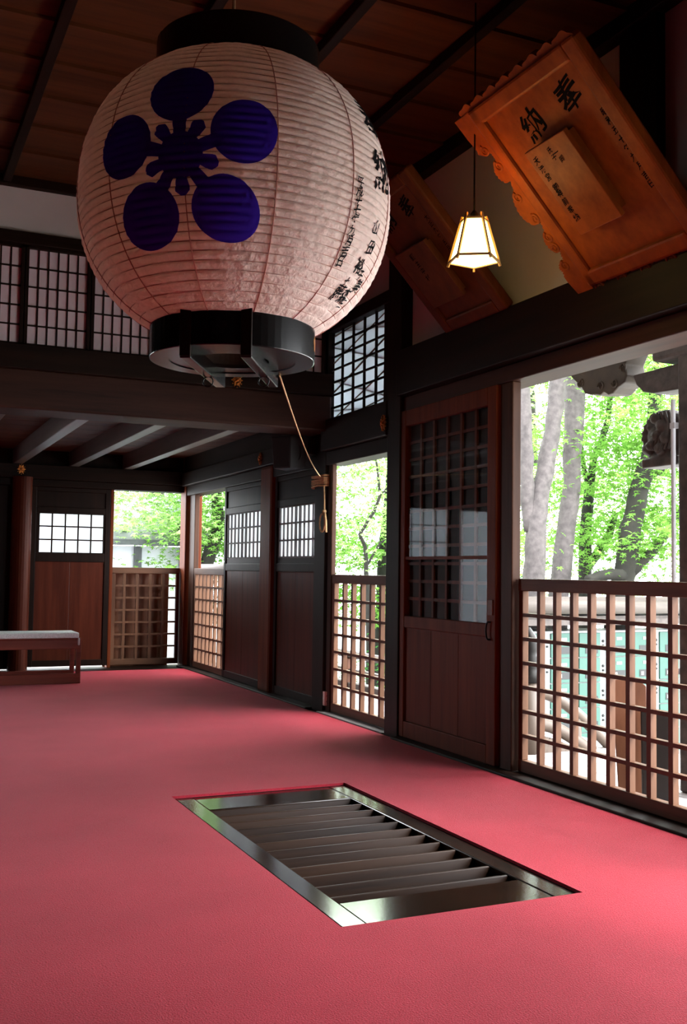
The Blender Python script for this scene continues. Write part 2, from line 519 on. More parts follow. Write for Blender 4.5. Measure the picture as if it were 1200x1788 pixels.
# transom wall across the hall
YT = 6.70
tw = MB().box(-4.2, 2.93, YT + .04, YT + .10, 3.09, 3.5)
struct('wall_transom', tw, M['plaster'], 'pale plaster strip above the shoji transom behind the lantern', 'wall')
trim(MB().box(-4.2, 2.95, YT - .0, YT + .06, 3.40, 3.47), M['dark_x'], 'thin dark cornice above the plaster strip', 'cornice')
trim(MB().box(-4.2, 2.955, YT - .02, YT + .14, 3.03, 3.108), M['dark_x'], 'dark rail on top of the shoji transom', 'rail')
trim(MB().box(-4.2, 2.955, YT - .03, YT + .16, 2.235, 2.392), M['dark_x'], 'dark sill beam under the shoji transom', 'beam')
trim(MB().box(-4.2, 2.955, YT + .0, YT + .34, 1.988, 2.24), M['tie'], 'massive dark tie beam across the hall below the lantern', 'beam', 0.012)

# low ceiling behind the tie beam
lc = MB()
y = 6.95
while y < 10.6:
    lc.box(-4.2, 3.1, y, y + .292, 2.15, 2.18)
    y += .30
lc.box(-4.2, 3.1, 6.8, 10.7, 3.52, 3.58)
struct('ceiling_rear', lc, M['ceiling'], 'low plank ceiling of the rear aisle', 'ceiling')
for i, x in enumerate((-.36, .19, .74, 1.285, 1.825, 2.365)):
    lab = ['low rafter sixth from the right wall', 'low rafter fifth from the right wall', 'low rafter fourth from the right wall',
           'low rafter third from the right wall, above the bench end', 'low rafter second from the right wall', 'low rafter nearest to the loudspeaker'][i]
    trim(MB().box(x - .045, x + .045, 6.95, 10.55, 2.0, 2.155), M['rafter'], 'sheen-greyed ' + lab, 'rafter', 0.005)

# back wall
trim(MB().box(-4.2, 3.0, 10.5, 10.68, 1.79, 1.86), M['dark_x'], 'lintel over the back opening and doors', 'lintel')
trim(MB().box(-4.2, 3.0, 10.46, 10.68, 1.86, 2.0), M['dark_x'], 'dark beam across the back wall', 'beam')
wb = MB().box(-4.2, 3.0, 10.54, 10.66, 2.0, 2.2)
wb.box(-4.2, 3.1, 10.6, 10.7, 2.1, 3.6).box(3.0, 3.1, 7.0, 10.7, 2.17, 3.6)
wb.box(.44, 1.435, 10.56, 10.6, 0.0, 1.8).box(-4.2, -2.1, 10.54, 10.6, 0.0, 1.8).box(-1.3, -1.02, 10.54, 10.6, 0.0, 1.8)  # gap at far left is added out of view to light the rear carpet
struct('wall_back', wb, M['dark_z'], 'dark boarded back wall left of the round pillar', 'wall')
trim(MB().lathe([(.095, -.012), (.095, 1.87)], (1.33, 10.45, 0), 24), M['door_z'], 'round worn pillar behind the bench', 'pillar', 0)
trim(MB().box(-.42, -.34, 10.5, 10.64, -.012, 1.8), M['dark_z'], 'dark post far left in the back wall', 'post')
trim(MB().box(-1.08, -1.0, 10.5, 10.64, -.012, 1.8), M['dark_z'], 'dark post farthest left in the back wall', 'post')
trim(MB().box(2.215, 2.25, 10.56, 10.66, -.012, 1.8), M['red_z'], 'thin red-brown jamb left of the back opening', 'jamb')

# left and entrance walls (behind the camera), open bays between pillars
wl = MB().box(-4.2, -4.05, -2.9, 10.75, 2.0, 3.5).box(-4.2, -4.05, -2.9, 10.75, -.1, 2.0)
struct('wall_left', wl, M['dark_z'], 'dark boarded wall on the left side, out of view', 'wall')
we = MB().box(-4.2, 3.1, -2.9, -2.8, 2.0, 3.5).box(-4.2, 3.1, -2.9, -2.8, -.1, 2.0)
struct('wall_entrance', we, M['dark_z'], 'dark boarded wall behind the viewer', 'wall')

# ------------------------------------------------------------------ shoji transom windows (behind the lantern)
def shoji_transom(k, x0, x1, label):
    w = MB()
    w.box(x0, x0 + .02, YT + .01, YT + .045, 2.392, 3.03).box(x1 - .02, x1, YT + .01, YT + .045, 2.392, 3.03)
    w.box(x0, x1, YT + .01, YT + .045, 3.015, 3.03).box(x0, x1, YT + .01, YT + .045, 2.392, 2.405)
    o = struct('window_%d' % k, w, M['dark_z'], label, 'window')
    l = MB()
    for j in range(1, 6):
        x = x0 + .02 + (x1 - x0 - .04) * j / 6
        l.box(x - .0042, x + .0042, YT + .030, YT + .040, 2.40, 3.02)
    for j in range(1, 5):
        z = 2.40 + .62 * j / 5
        l.box(x0 + .015, x1 - .015, YT + .029, YT + .040, z - .0045, z + .0045)
    l.build('lattice', M['dark_z'], o)
    MB().box(x0 + .01, x1 - .01, YT + .040, YT + .043, 2.395, 3.025).build('paper', M['transom_paper'], o, label='white paper tinted with pink carpet bounce')
names = ['seventh', 'sixth', 'fifth', 'fourth', 'third', 'second', 'first']
xl = .83 - .416 * 2
for k in range(7):
    x0 = xl + .416 * k
    lab = ['paper transom window third left of the one cut by the picture edge', 'paper transom window cut by the left picture edge, second from it', 'paper transom window at far left, left of the lantern',
           'paper transom window half hidden by the lantern lower left side', 'paper transom window hidden behind the lantern', 'paper transom window behind the lantern lower ring',
           'paper transom window nearest the right wall, right of the lantern'][k]
    shoji_transom(k + 1, x0 + .003, x0 + .413, lab)

# lattice transom in the right wall, paper behind, with slanting slats on the outside
w = MB()
w.box(2.95, 3.0, 5.755, 5.87, 2.07, 2.71).box(2.95, 3.0, 6.76, 6.79, 2.07, 2.71)
o = struct('window_8', w, M['dark_z'], 'square lattice transom window with crossing slanted shadows on its paper', 'window')
l = MB()
for j in range(1, 5):
    yy = 5.87 + .89 * j / 5
    l.box(2.976, 2.990, yy - .0085, yy + .0085, 2.07, 2.71)
for j in range(1, 7):
    zz = 2.07 + .64 * j / 7
    l.box(2.977, 2.989, 5.86, 6.77, zz - .0065, zz + .0065)
l.build('lattice', M['dark_z'], o)
MB().box(3.004, 3.006, 5.86, 6.77, 2.07, 2.71).build('paper', M['dim_shoji'], o, label='bluish white paper with diagonal shadows')
l = MB()
for c in (1.95, 2.17, 2.39, 2.61, 2.83):
    l.bar((3.012, 6.90, c - .15), (3.012, 5.74, c + .19), .008, .034, (1, 0, 0))
for c in (2.03, 2.27, 2.51, 2.75):
    l.bar((3.022, 6.90, c + .13), (3.022, 5.74, c - .19), .008, .034, (1, 0, 0))
l2 = MB()
for q in range(len(l.v)):
    y_, z_ = l.v[q][1], l.v[q][2]
    l.v[q] = (l.v[q][0], y_, min(2.735, max(2.05, z_)))
l.build('outer_lattice', M['brown_z'], o)

# ------------------------------------------------------------------ doors
# glazed sliding door in the right wall
d1 = tag(MB().build('door_1', M['red_z']) if False else bpy.data.objects.new('door_1', None), 'brown sliding door with large dark glazed lattice and plank foot panel', 'door', None, 'structure')
COL.objects.link(d1)
d1.location = (2.93, 5.08, 0.012)
DY0, DY1 = 4.525, 5.60
f = MB()
f.box(2.93, 2.972, DY0, DY0 + .085, .014, 1.977).box(2.93, 2.972, DY1 - .075, DY1, .014, 1.977)
f.box(2.931, 2.971, DY0 + .085, DY1 - .075, 1.88, 1.977).box(2.931, 2.971, DY0 + .085, DY1 - .075, .665, .735)
f.box(2.931, 2.971, DY0 + .085, DY1 - .075, .014, .11)
f.build('frame', M['red_z'], d1, 0.005)
g = MB()
n = 3
for j in range(n):
    a = DY0 + .085 + (DY1 - DY0 - .16) * j / n
    b = DY0 + .085 + (DY1 - DY0 - .16) * (j + 1) / n
    g.box(2.945, 2.957, a + .0002, b - .0002, .105, .67)
g.build('foot_panel', M['red_z'], d1, 0.003)
l = MB()
for j in range(1, 6):
    a = DY0 + .085 + (DY1 - DY0 - .16) * j / 6
    l.box(2.953, 2.966, a - .011, a + .011, .735, 1.88)
for j in range(1, 11):
    z = .735 + 1.145 * j / 11
    l.box(2.955, 2.967, DY0 + .085, DY1 - .075, z - .009, z + .009)
l.build('lattice', M['door_lattice'], d1)
MB().box(2.938, 2.958, DY0 + .085, DY1 - .075, 1.071, 1.089).build('glazing_bar', M['red_y'], d1)
MB().box(2.948, 2.951, DY0 + .08, DY1 - .07, .73, 1.885).build('glass', M['glass'], d1)
MB().box(2.969, 2.975, DY0 + .08, DY1 - .07, .73, 1.885).build('backing', M['dark_z'], d1, label='dark board behind the glass')
h = MB().box(2.924, 2.931, DY0 + .02, DY0 + .065, .78, .86)
h.build('finger_plate', M['brown_z'], d1, 0.002)
hk = [(2.915 + .0, DY0 + .045 + .02 * math.sin(t), .70 + .045 * math.cos(t)) for t in [PI * i / 10 for i in range(11)]]
MB().tube([(2.928, DY0 + .045, .745)] + hk + [(2.928, DY0 + .045, .655)], .005, 8).build('pull_handle', M['iron'], d1, smooth=True)

def plank_door(name, ax, u0, u1, d, label, thin_bars, win, top=1.752, fm='dark_z', pm='door_z', nplank=2, cols=5, rows=3):
    """sliding plank door with a papered lattice window; d = room face"""
    sgn = 1
    root = bpy.data.objects.new(name, None)
    COL.objects.link(root)
    tag(root, label, 'door', None, 'structure')
    root.location = (d, (u0 + u1) / 2, .01) if ax == 'Y' else ((u0 + u1) / 2, d, .01)
    w0, w1, z0, z1 = win
    f = MB()
    pbox(f, ax, u0, u0 + .05, .012, top, d, d + .04)
    pbox(f, ax, u1 - .05, u1, .012, top, d, d + .04)
    for a, b in ((.012, .075), (.985, 1.05) if z0 < 1.12 else (1.05, z0), (z1, z1 + .06), (top - .04, top)):
        pbox(f, ax, u0 + .05, u1 - .05, a, b, d + .001, d + .039)
    f.build('frame', M[fm], root, 0.004)
    p = MB()
    for j in range(nplank):
        a = u0 + .05 + (u1 - u0 - .1) * j / nplank
        b = u0 + .05 + (u1 - u0 - .1) * (j + 1) / nplank
        pbox(p, ax, a + .0002, b - .0002, .07, .99 if z0 < 1.12 else 1.06, d + .012, d + .022)
    p.build('foot_panel', M[pm], root, 0.003)
    p = MB()
    pbox(p, ax, u0 + .05, u1 - .05, z1 + .06, top - .04, d + .012, d + .022)
    if w0 > u0 + .06: pbox(p, ax, u0 + .05, w0, z0, z1, d + .01, d + .022)
    if w1 < u1 - .06: pbox(p, ax, w1, u1 - .05, z0, z1, d + .01, d + .022)
    if z0 < 1.12:
        pbox(p, ax, u0 + .05, u1 - .05, 1.045, z0, d + .01, d + .022)
    p.build('upper_panel', M[fm], root, 0.003)
    l = MB()
    for j in range(0, cols + 1):
        a = w0 + (w1 - w0) * j / cols
        t = .007
        if thin_bars: t = .010 if j in (0, cols, cols // 2, cols // 2 + 1) else .0024
        pbox(l, ax, a - t, a + t, z0, z1, d + .008, d + .024)
    for j in range(0, rows + 1):
        z = z0 + (z1 - z0) * j / rows
        pbox(l, ax, w0, w1, z - .007, z + .007, d + .009, d + .023)
    l.build('lattice', M['grey_z'] if thin_bars else M[fm], root)
    p = MB()
    pbox(p, ax, w0, w1, z0, z1, d + .026, d + .028)
    p.build('paper', M['shoji'], root, label='white paper pane')
    return root

plank_door('door_2', 'Y', 6.995, 7.885, 2.985, 'dark plank door beside the rope-wound pillar, papered window above', True, (7.03, 7.80, 1.10, 1.50), cols=9)
plank_door('door_3', 'Y', 8.175, 9.20, 2.985, 'dark plank door beyond the reddish square pillar, papered window above', True, (8.23, 9.13, 1.10, 1.50), cols=9)
plank_door('door_4', 'X', 1.435, 2.214, 10.56, 'plank door in the back wall with bright five by three window', False, (1.513, 2.153, 1.137, 1.534), top=1.79)
plank_door('door_5', 'X', -.335, .44, 10.56, 'plank door at far left of the back wall, out of the frame', False, (-.28, .36, 1.15, 1.74), top=1.79, cols=4, rows=3)

# ------------------------------------------------------------------ lattice gates
def gate(ax, u0, u1, d, H, label, pitch, rows, mat, stile=.035, z0=.012, topw=.062, botw=.06):
    root = thing('lattice_gate', label, 'gate', (d, (u0 + u1) / 2, z0) if ax == 'Y' else ((u0 + u1) / 2, d, z0), 'lattice gates across the openings')
    v = 'z'
    hmat = M[mat + ('_y' if ax == 'Y' else '_x')]
    vm = M[mat + '_z']
    mb = MB(); pbox(mb, ax, u0, u1, H - topw, H, d - .004, d + .04); mb.build('top_rail', hmat, root, 0.004)
    mb = MB(); pbox(mb, ax, u0, u1, z0, z0 + botw, d - .002, d + .038); mb.build('bottom_rail', hmat, root, 0.004)
    for a, b in ((u0, u0 + stile), (u1 - stile, u1)):
        mb = MB(); pbox(mb, ax, a, b, z0 + botw, H - topw, d, d + .036); mb.build('stile', vm, root, 0.003)
    mb = MB()
    a = u1 - stile - pitch
    while a > u0 + stile + .02:
        pbox(mb, ax, a - .0135, a + .0135, z0 + botw, H - topw, d + .003, d + .033)
        a -= pitch
    nrow = rows
    for j in range(1, nrow + 1):
        z = z0 + botw + (H - topw - z0 - botw) * j / (nrow + 1)
        pbox(mb, ax, u0 + stile, u1 - stile, z - .009, z + .009, d + .001, d + .03)
    mb.build('lattice', vm, root)
    return root
gate('Y', 2.30, 4.395, 2.985, .972, 'wide brown lattice gate across the near opening at right', .131, 6, 'gate')
gate('Y', 5.77, 6.71, 2.985, .972, 'brown lattice gate between glazed door and rope-wound pillar', .143, 6, 'gate')
gate('Y', 9.21, 10.21, 3.005, 1.003, 'narrow-looking lattice gate in the far right corner with pale top rail', .125, 6, 'gate')
gate('X', 2.252, 2.955, 10.58, 1.003, 'lattice gate in the back wall with brown board behind it', .135, 6, 'gate')
ps = MB().box(-1.0, -.96, 10.57, 10.61, .0, 1.79).box(-.46, -.42, 10.57, 10.61, .0, 1.79)
ps.box(-.96, -.46, 10.57, 10.61, .0, .38).box(-.96, -.46, 10.57, 10.61, 1.73, 1.79)
po = struct('window_9', ps, M['dark_z'], 'tall papered sliding screen far left in the back wall, out of the frame', 'window')
MB().box(-.97, -.45, 10.59, 10.593, .37, 1.74).build('paper', M['shoji'], po, label='plain white paper')

# ------------------------------------------------------------------ floor grate
gr = thing('floor_grate', 'black lacquered louvred wooden grate sunk in the red carpet', 'floor grate', (1.66, 3.6, -0.06))
Z0, Z1 = -.10, -.010
for a, b, c, d_, nm, mt in ((GX0 + .013, GX0 + .092, GY0 + .010, GY1 - .010, 'side_rail', 'lacquer_y'), (GX1 - .088, GX1 - .007, GY0 + .010, GY1 - .010, 'side_rail', 'lacquer_y'),
                        (GX0 + .092, GX1 - .088, GY0 + .010, GY0 + .225, 'end_rail', 'lacquer'), (GX0 + .092, GX1 - .088, GY1 - .255, GY1 - .010, 'end_rail', 'lacquer')):
    MB().box(a, b, c, d_, Z0, Z1 - (.0 if nm == 'side_rail' else .002)).build(nm, M[mt], gr, 0.004)
ns = 12
for j in range(ns):
    yy = 3.0 + (4.245 - 3.0) * j / (ns - 1)
    uu, vv = Vector((1, 0, 0)), Vector((0, -.26, -.965)).normalized()
    nn = uu.cross(vv)
    sl = MB().frame_box(Vector((GX0 + .09, yy, -.016)), uu, vv, nn, 0, GX1 - GX0 - .18, 0, .115, -.016, 0)
    sl.build('slat', M['slat'], gr, 0.0045)

# ------------------------------------------------------------------ paper lantern
LX, LY, LZ, LR, LA = 1.055, 3.2, 2.193, .506, .471
LP = 2.2
RH = .418
def lrad(z):
    t = max(-1, min(1, (z - LZ) / LA))
    return LR * max(0.0, 1 - abs(t) ** LP) ** (1 / LP)
NRIB = 36
def lrib(z):
    s = (z - (LZ - RH)) / (2 * RH) * NRIB
    fr = s - math.floor(s)
    return lrad(z) + .0055 * (abs(math.sin(PI * fr)) ** .6) - .003
def lpt(th, z, off=0.0):
    r = lrad(z) + off
    return Vector((LX + r * math.sin(th), LY - r * math.cos(th), z))
ln = thing('paper_lantern', 'huge white paper lantern with blue plum-blossom crest hanging over the carpet', 'lantern', (LX, LY, 1.68))
b = MB()
NS, NZ = 168, NRIB * 6
vs, fs = [], []
rnd = random.Random(3)
jit = [[rnd.uniform(-1, 1) for _ in range(NS)] for _ in range(NRIB)]
for i in range(NZ + 1):
    z = LZ - RH + 2 * RH * i / NZ
    k = min(NRIB - 1, i // 6)
    for j in range(NS):
        t = 2 * PI * j / NS
        s = (j % 14) / 14.0                       # sag between the vertical seams
        r = lrib(z) + .0012 * jit[k][j] * abs(math.sin(PI * (i % 6) / 6)) - .0015 * math.cos(2 * PI * s)
        vs.append((LX + r * math.sin(t - R(5)), LY - r * math.cos(t - R(5)), z))
for i in range(NZ):
    for j in range(NS):
        fs.append((i * NS + j, i * NS + (j + 1) % NS, (i + 1) * NS + (j + 1) % NS, (i + 1) * NS + j))
b.add(vs, fs)
b.build('paper_body', M['paper'], ln, smooth=True, label='ribbed white crumpled paper')
for k in range(12):
    th = R(-5 + 30 * k)
    pts = [lpt(th, LZ - RH + 2 * RH * i / 60, .0015) for i in range(61)]
    MB().tube(pts, .0016, 5).build('seam', M['thread'], ln, label='thin reddish vertical seam')
hoop = MB()
for k in range(NRIB + 1):
    z = LZ - RH + 2 * RH * k / NRIB
    hoop.tube([lpt(2 * PI * i / 72, z, -.0031) for i in range(72)], .0016, 4, closed=True)
hoop.build('bamboo_hoop', M['hoop'], ln, label='fine bamboo hoops under the paper')
# crest
TH0, ZC0 = R(-36.3), 2.162
PH0 = math.asin((ZC0 - LZ) / .486)
def cmap(u, v, off=.0052):
    ph = PH0 + v / .495
    z = LZ + .486 * math.sin(ph)
    th = TH0 + .965 * u / (LR * max(.5, math.cos(ph)))
    r = lrib(z) + .0018 + off - .004
    return Vector((LX + r * math.sin(th), LY - r * math.cos(th), z))
cr = MB()
def cdisc(cu, cv, rad, off):
    n, k = 48, 30
    vs, fs = [cmap(cu, cv, off)], []
    for i in range(1, k + 1):
        for j in range(n):
            t = 2 * PI * j / n
            vs.append(cmap(cu + rad * i / k * math.cos(t), cv + rad * i / k * math.sin(t), off))
    for j in range(n): fs.append((0, 1 + j, 1 + (j + 1) % n))
    for i in range(k - 1):
        for j in range(n):
            a = 1 + i * n
            fs.append((a + j, a + (j + 1) % n, a + n + (j + 1) % n, a + n + j))
    cr.add(vs, fs)
def cstrip(ang, r0, r1, prof, off):
    """radial strip: prof(t) = half width"""
    k, n = 24, 6
    vs, fs = [], []
    ca, sa = math.cos(ang), math.sin(ang)
    for i in range(k + 1):
        t = i / k
        rr = r0 + (r1 - r0) * t
        hw = prof(t)
        for j in range(n + 1):
            s = hw * (2 * j / n - 1)
            vs.append(cmap(rr * ca - s * sa, rr * sa + s * ca, off))
    for i in range(k):
        for j in range(n):
            a = i * (n + 1) + j
            fs.append((a, a + 1, a + n + 2, a + n + 1))
    cr.add(vs, fs)
cdisc(0, 0, .068, .0062)
for k in range(5):
    a = PI / 2 + R(3) + 2 * PI * k / 5
    cdisc(.199 * math.cos(a), .199 * math.sin(a), .0975, .0064)
    cstrip(a, .05, .12, lambda t: .017 + .006 * t, .0066)
    cstrip(a + PI / 5, .05, .117, lambda t: (.013 + .009 * min(1, t / .65)) if t < .8 else .022 * (1 - (t - .8) / .2 * .75), .0066)
cr.build('crest', M['blue'], ln, smooth=True, label='deep blue plum-blossom crest')

# writing
def glyph(text):
    cu = bpy.data.curves.new('glyph', 'FONT')
    cu.body = text
    cu.size = 1.0
    cu.offset = .018
    cu.resolution_u = 3
    o = bpy.data.objects.new('glyph', cu)
    COL.objects.link(o)
    dg = bpy.context.evaluated_depsgraph_get()
    ev = o.evaluated_get(dg)
    me = ev.to_mesh()
    bmx = bmesh.new()
    bmx.from_mesh(me)
    bmesh.ops.triangulate(bmx, faces=bmx.faces)
    bmesh.ops.subdivide_edges(bmx, edges=[e for e in bmx.edges if e.calc_length() > .25], cuts=2)
    bmesh.ops.triangulate(bmx, faces=bmx.faces)
    vs = [(v.co.x, v.co.y) for v in bmx.verts]
    fs = [tuple(v.index for v in f_.verts) for f_ in bmx.faces]
    bmx.free()
    ev.to_mesh_clear()
    bpy.data.objects.remove(o)
    if vs:
        cx = (min(a for a, _ in vs) + max(a for a, _ in vs)) / 2
        cy = (min(c for _, c in vs) + max(c for _, c in vs)) / 2
        vs = [(a - cx, c - cy) for a, c in vs]
        # loosen the strokes so that they read as brushwork
        p0 = len(text) + sum(map(ord, text)) % 7
        vs = [(a * .96 + .035 * math.sin(5.1 * c + p0) + .02 * math.sin(11 * a + p0), c + .035 * math.sin(4.3 * a + p0 * 2) + .02 * math.sin(9 * c)) for a, c in vs]
    return vs, fs
def write(mb, fn, text, u, v, size, skew=0.12, bold=1.0):
    vs, fs = glyph(text)
    mb.add([fn(u + a * size * bold, v + (c + a * skew) * size) for a, c in vs], fs)
def lantern_write(mb, text, th_deg, z, size, skew=.12):
    vs, fs = glyph(text)
    out = []
    for a, c in vs:
        zz = z + (c + a * skew) * size
        r = lrib(zz) + .003
        th = R(th_deg) + a * size / max(.2, lrad(z))
        out.append(Vector((LX + r * math.sin(th), LY - r * math.cos(th), zz)))
    mb.add(out, fs)
tx = MB()
z = 2.165
for i, ch in enumerate('平成十七年九月吉日'):
    lantern_write(tx, ch, 28.6 - .1 * i, z - .0292 * i, .034)
tx.build('date_writing', M['ink'], ln, label='small black brushed column of date characters')
for ch, zz in (('奉', 2.42), ('納', 2.25)):
    tx = MB()
    lantern_write(tx, ch, 45, zz, .15)
    tx.build('dedication_character', M['ink'], ln, label='large black character at the right edge')
tx = MB()
for i, (ch, th, zz, s) in enumerate((('山', 43, 2.065, .05), ('田', 43.6, 2.005, .05), ('裕', 41, 1.945, .05), ('子', 46, 1.925, .035), ('十', 38.5, 1.895, .025), ('藤', 38.5, 1.862, .05), ('森', 45, 1.862, .045), ('美', 50, 1.90, .045), ('三', 49, 1.845, .03))):
    lantern_write(tx, ch, th, zz, s)
tx.build('name_writing', M['ink'], ln, label='black brushed name characters')
# rings
def ring(name, z0, z1, inner):
    return MB().lathe([(inner, z0), (.268, z0), (.268, z1), (inner, z1), (inner, z0)], (LX, LY, 0), 72, False).build(name, M['black'], ln, 0.003, True)
rg = ring('lower_ring', 1.675, 1.785, .205)
for p in rg.data.polygons: p.use_smooth = False
rg2 = ring('upper_ring', 2.602, 2.715, .21)
for p in rg2.data.polygons: p.use_smooth = False
# bottom plate, an annulus with a round opening
MB().lathe([(.12, 1.678), (.262, 1.678), (.262, 1.69), (.12, 1.69), (.12, 1.678)], (LX, LY, 0), 64, False).build('base_plate', M['black'], ln)
ang = R(-24)
for s in (-.075, .075):
    cdir = Vector((math.sin(ang) * -1, math.cos(ang), 0))
    cdir = Vector((.50, .87, 0)).normalized()
    sd = Vector((cdir.y, -cdir.x, 0))
    c0 = Vector((LX, LY, 1.662)) + sd * s * 1.25
    hl = math.sqrt(.272 ** 2 - (s * 1.25) ** 2)
    MB().bar(c0 - cdir * hl, c0 + cdir * hl, .034, .05).build('cross_bar', M['black'], ln, 0.003)
    e = c0 - cdir * hl
    MB().bar(e + Vector((0, 0, -.02)), e + Vector((0, 0, .125)), .034, .012, cdir).build('upright_strap', M['dark_z'], ln, 0.002)
    e = c0 + cdir * .06 + Vector((0, 0, -.04))
    MB().tube([(e.x + .017 * math.cos(t) * sd.x, e.y + .017 * math.cos(t) * sd.y, e.z + .017 * math.sin(t)) for t in [2 * PI * i / 20 for i in range(20)]], .0025, 6, closed=True).build('iron_ring', M['iron'], ln, smooth=True)
# gilt flowers on the lower ring
def ring_flower(th, mat):
    mb = MB()
    for k in range(6):
        a = 2 * PI * k / 6
        cu, cv = (.017 * math.cos(a), .017 * math.sin(a)) if k < 5 else (0, 0)
        a = PI / 2 + 2 * PI * k / 5
        if k < 5: cu, cv = .017 * math.cos(a), .017 * math.sin(a)
        vs = [(LX + .2695 * math.sin(th + cu / .268), LY - .2695 * math.cos(th + cu / .268), 1.732 + cv)]
        for j in range(12):
            t = 2 * PI * j / 12
            u_, v_ = cu + .0105 * math.cos(t), cv + .0105 * math.sin(t)
            vs.append((LX + .2692 * math.sin(th + u_ / .268), LY - .2692 * math.cos(th + u_ / .268), 1.732 + v_))
        mb.add(vs, [(0, 1 + j, 1 + (j + 1) % 12) for j in range(12)])
    mb.build('ring_flower', mat, ln, label='small blossom mark on the ring')
ring_flower(R(62), M['gold']); ring_flower(R(-28), M['iron'])
# suspension
MB().bar((LX - .268, LY, 2.70), (LX + .268, LY, 2.70), .04, .03).build('hanger_bar', M['black'], ln)
MB().tube([(LX - .02, LY, 2.71), (LX - .015, LY + .01, 3.1), (LX, LY + .02, 3.465)], .006, 8).build('hanging_cord', M['rope'], ln)

# rope from lantern to pillar
rp = thing('rope', 'tan hemp rope slanting from the lantern down to its coil on the pillar', 'rope', (2.94, 6.89, 1.64))
a, b2 = Vector((1.27, 3.33, 1.672)), Vector((2.945, 6.86, 1.675))
pts = [a.lerp(b2, i / 24) - Vector((0, 0, .05 * math.sin(PI * i / 24))) for i in range(25)]
MB().tube(pts, .0032, 8).build('taut_line', M['rope'], rp, smooth=True)
pts = []
for i in range(8 * 6 + 1):
    t = i / 8
    k = i % 8
    x0, x1, y0, y1 = 2.942, 3.043, 6.776, 7.003
    c = [(x0, y1), (x0, (y0 + y1) / 2), (x0, y0), ((x0 + x1) / 2, y0), (x1, y0), (x1, (y0 + y1) / 2), (x1, y1), ((x0 + x1) / 2, y1)][k]
    pts.append((c[0] + random.uniform(-.003, 0), c[1], 1.687 - .0148 * t + random.uniform(-.0055, .0055)))
MB().tube(pts, .0074, 8).build('coil', M['rope'], rp, smooth=True)
pts = [(2.94, 6.78 + .0, 1.61), (2.94, 6.768, 1.5), (2.94, 6.765, 1.42)]
MB().tube(pts, .006, 8).build('tail', M['rope'], rp, smooth=True)
pts = [(2.938, 6.80 + .045 * math.sin(t), 1.34 + .065 * math.cos(t)) for t in [2 * PI * i / 24 for i in range(24)]]
lp = MB().tube(pts, .0065, 8, closed=True)
lp.tube([(2.938, 6.76, 1.42), (2.938, 6.735, 1.34), (2.938, 6.73, 1.27)], .009, 8)
lp.ball((2.938, 6.765, 1.42), .016)
lp.build('loop', M['rope'], rp, smooth=True)

# ------------------------------------------------------------------ pendant lamp (five-sided paper shade)
pl = thing('pendant_lamp', 'lit five-sided paper pendant lamp in front of the plaques', 'lamp', (2.3, 3.732, 2.29))
PX, PY = 2.3, 3.732
zt, zb, rt_, rb = 2.500, 2.330, .060, .112
nd = math.atan2(-PY, -PX)                       # a flat side faces the viewer
def pen(r, z, k): 
    a = nd + PI / 5 + 2 * PI * k / 5
    return Vector((PX + r * math.cos(a), PY + r * math.sin(a), z))
for k in range(5):
    q = [pen(rb - .004, zb, k), pen(rb - .004, zb, k + 1), pen(rt_ - .004, zt, k + 1), pen(rt_ - .004, zt, k)]
    c = (q[0] + q[1]) / 2
    inn = (Vector((PX, PY, zb)) - c).normalized() * .002
    MB().add(q + [p + inn for p in q], [(0, 1, 2, 3), (7, 6, 5, 4), (0, 4, 5, 1), (1, 5, 6, 2), (2, 6, 7, 3), (3, 7, 4, 0)]).build('shade_panel', M['glow'], pl, label='glowing paper panel')
    d = (pen(rb, zb, k) - pen(rt_, zt, k)).normalized()
    MB().bar(pen(rt_, zt, k) - d * .025, pen(rb, zb, k) + d * .018, .009, .009).build('corner_post', M['lampframe'], pl)
    MB().bar(pen(rb, zb, k), pen(rb, zb, k + 1), .008, .009).build('lower_rail', M['lampframe'], pl)
    MB().bar(pen(rt_, zt, k), pen(rt_, zt, k + 1), .007, .008).build('upper_rail', M['lampframe'], pl)
MB().prism([(pen(rb - .006, 0, k).x, pen(rb - .006, 0, k).y) for k in range(5)], lambda u, v, d: Vector((u, v, d)), zb + .004, zb + .006).build('bottom_panel', M['glow'], pl)
MB().lathe([(.012, 2.475), (.018, 2.48), (.018, 2.53), (.006, 2.545)], (PX, PY, 0), 16).build('lamp_holder', M['black'], pl, smooth=True)
MB().tube([(PX, PY, 2.54), (PX, PY, 3.46)], .004, 8).build('cord', M['black'], pl)

